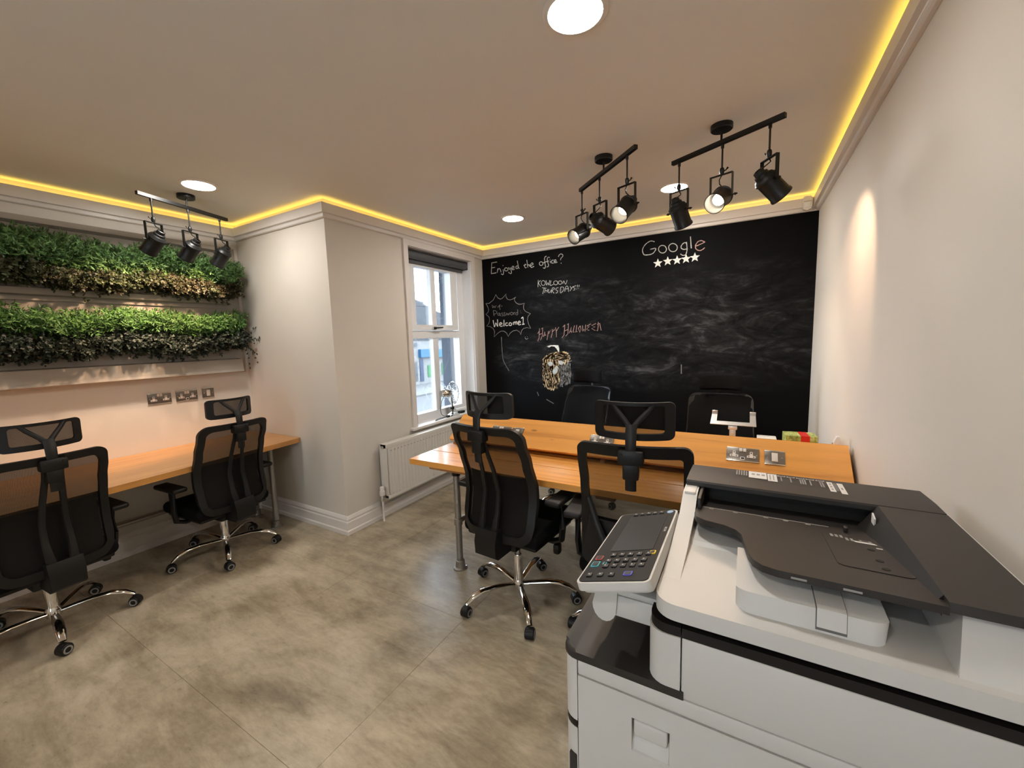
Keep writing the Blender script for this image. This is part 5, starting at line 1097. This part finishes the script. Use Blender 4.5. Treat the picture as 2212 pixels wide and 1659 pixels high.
 'pump': [[(-1.918,1.286),(-1.814,1.331),(-1.739,1.344),(-1.673,1.336),(-1.644,1.309),(-1.634,1.251),(-1.686,1.224),(-1.76,1.189),(-1.758,1.103),(-1.745,1.034),(-1.772,0.963),(-1.826,0.93),(-1.91,0.955),(-1.94,0.997),(-1.941,1.117),(-1.943,1.195),(-1.926,1.251)]],
 'pumpgrey': [[(-1.644,1.309),(-1.62,1.224),(-1.614,1.122),(-1.627,1.019),(-1.697,0.99),(-1.746,0.964),(-1.741,1.051),(-1.758,1.12),(-1.749,1.189),(-1.686,1.224)]],
 'stem': [[(-1.888,1.401),(-1.846,1.412),(-1.793,1.413),(-1.752,1.41),(-1.744,1.378),(-1.743,1.34),(-1.754,1.34),(-1.772,1.371),(-1.797,1.396),(-1.831,1.402),(-1.862,1.388)]],
 'eyes': [[(-1.834,1.234),(-1.822,1.22),(-1.822,1.202),(-1.835,1.189),(-1.854,1.185),(-1.871,1.194),(-1.877,1.211),(-1.87,1.228),(-1.853,1.237),(-1.834,1.234)],[(-1.712,1.246),(-1.7,1.234),(-1.7,1.217),(-1.713,1.205),(-1.731,1.202),(-1.748,1.21),(-1.754,1.225),(-1.747,1.241),(-1.731,1.249),(-1.712,1.246)],[(-1.775,1.196),(-1.761,1.172),(-1.765,1.134),(-1.792,1.099),(-1.822,1.105),(-1.829,1.133),(-1.806,1.161)]],
 'marks': [[(-2.46,1.518),(-2.458,1.392),(-2.443,1.247),(-2.373,1.13)],[(-2.017,0.898),(-1.999,0.854)],[(-1.907,0.82),(-1.819,0.776)],[(-0.527,1.212),(-0.526,1.125)]],
}
# ------------------------------------------------------------------ chalk writing on the board (metres on the wall: x, z)
def ribbon(pts, w, y, smooth=True):
    P = [Vector((a, 0, b)) for a, b in pts]
    if smooth and len(P) > 2: P = smooth_path(P, 4)
    n = len(P); vs = []; fs = []
    for i, p in enumerate(P):
        t = (P[min(i+1, n-1)]-P[max(i-1, 0)]).normalized(); s = Vector((-t.z, 0, t.x))
        ww = w*(0.82+0.18*math.sin(i*1.7))
        for q, yy in ((p+s*ww/2, y), (p-s*ww/2, y), (p+s*ww/2, YB-0.0002), (p-s*ww/2, YB-0.0002)): vs.append((q.x, yy, q.z))
    for i in range(n-1):
        a, b = 4*i, 4*i+4; fs += [(a, a+1, b+1, b), (a, b, b+2, a+2), (a+1, a+3, b+3, b+1)]
    fs += [(0, 1, 3, 2), (4*n-4, 4*n-3, 4*n-1, 4*n-2)]
    return MB().add(vs, fs)
def writing(name, label, keys, cat='chalk writing'):
    xs = [p for k, _, _ in keys for st in CHALK[k] for p in st]; cx = sum(p[0] for p in xs)/len(xs); cz = sum(p[1] for p in xs)/len(xs)
    r = empty(name, (cx, YB, cz)); tag(r, label, cat); I = T(-cx, -YB, -cz)
    for k, w, mat in keys:
        for st in CHALK[k]: obj('chalk_stroke', ribbon(st, w, YB-0.0012, k not in ('halloween', 'burst')), mat, r, False, M=I)
    return r
writing('chalk_writing', 'white chalk question at the top left of the chalkboard', [('office', 0.0085, M_CHALK)])
writing('chalk_writing', 'two slanted lines of white chalk capitals ending in exclamation marks', [('thursdays', 0.0058, M_CHALK)])
writing('chalk_writing', 'spiky chalk burst with three lines of writing inside, left edge of the chalkboard', [('burst', 0.0065, M_CHALKW), ('wifi', 0.0052, M_CHALKW), ('welcome', 0.0105, M_CHALKB)])
writing('chalk_drawing', 'tiny chalk smiley below the spiky burst', [('smile', 0.0055, M_CHALK)], 'chalk drawing')
writing('chalk_writing', 'pink angular chalk lettering above the chalk pumpkin', [('halloween', 0.0062, M_CHALKP)])
writing('chalk_writing', 'one large chalk word at the top right of the chalkboard', [('word', 0.0085, M_CHALK), ('worde', 0.0085, M_CHALKP)])
writing('chalk_drawing', 'faint stray chalk strokes low on the chalkboard', [('marks', 0.010, M_CHALKD)], 'chalk drawing')
for k, lab in enumerate(('first from the left', 'second from the left', 'middle one', 'second from the right', 'last on the right')):
    (cx, cz), = CHALK['stars'][k]; R0, R1 = 0.043, 0.018
    P = [((R0 if i % 2 == 0 else R1)*math.sin(math.pi*i/5), (R0 if i % 2 == 0 else R1)*math.cos(math.pi*i/5)) for i in range(10)]
    tag(obj('chalk_star', MB().prism(P, -0.0012, 0.0, 'y'), M_CHALKB, None, False, M=T(cx, YB, cz)), 'filled-in white chalk star, %s of the row of five' % lab, 'chalk star', 'row of five chalk stars')
# pumpkin: scribbled strokes inside its outline
def inside(poly, x, z):
    c = False; n = len(poly); j = n-1
    for i in range(n):
        (xi, zi), (xj, zj) = poly[i], poly[j]
        if (zi > z) != (zj > z) and x < (xj-xi)*(z-zi)/(zj-zi)+xi: c = not c
        j = i
    return c
def scribble(poly, n, l, w, seed, y):
    rng = random.Random(seed); mb = MB(); xs = [p[0] for p in poly]; zs = [p[1] for p in poly]; got = 0
    cx = (min(xs)+max(xs))/2; cz = (min(zs)+max(zs))/2
    while got < n:
        x = rng.uniform(min(xs), max(xs)); z = rng.uniform(min(zs), max(zs))
        if not inside(poly, x, z): continue
        top = z > cz+0.28*(max(zs)-min(zs)); a = (0.25 if x > cx else 0.6)+rng.gauss(0, 0.25) if top else math.pi/2+rng.gauss(0, 0.18)
        dx, dz = math.cos(a)*l/2, math.sin(a)*l/2; r = ribbon([(x-dx, z-dz), (x, z), (x+dx, z+dz)], w, y, False); mb.add(r.v, r.f); got += 1
    return mb
pk = empty('chalk_drawing', (CHALK['eyes'][0][0][0], YB, CHALK['eyes'][0][0][1])); tag(pk, 'orange chalk pumpkin with a pale stem, half smudged away', 'chalk drawing'); PKI = T(*[-c for c in pk.location])
o = obj('grey_smudge', scribble(CHALK['pumpgrey'][0], 120, 0.05, 0.006, 3, YB-0.0008), M_CHALKG, pk, False, M=PKI); o['kind'] = 'stuff'
o = obj('orange_scribble', scribble(CHALK['pump'][0], 700, 0.042, 0.0075, 4, YB-0.0012), M_CHALKO, pk, False, M=PKI); o['kind'] = 'stuff'
obj('pumpkin_stem', MB().prism(CHALK['stem'][0], YB-0.0014, YB, 'y'), M_CHALKB, pk, False, M=PKI)
for e in CHALK['eyes']: obj('pumpkin_eye', MB().prism(e, YB-0.0018, YB, 'y'), M_CHALKL, pk, False, M=PKI)
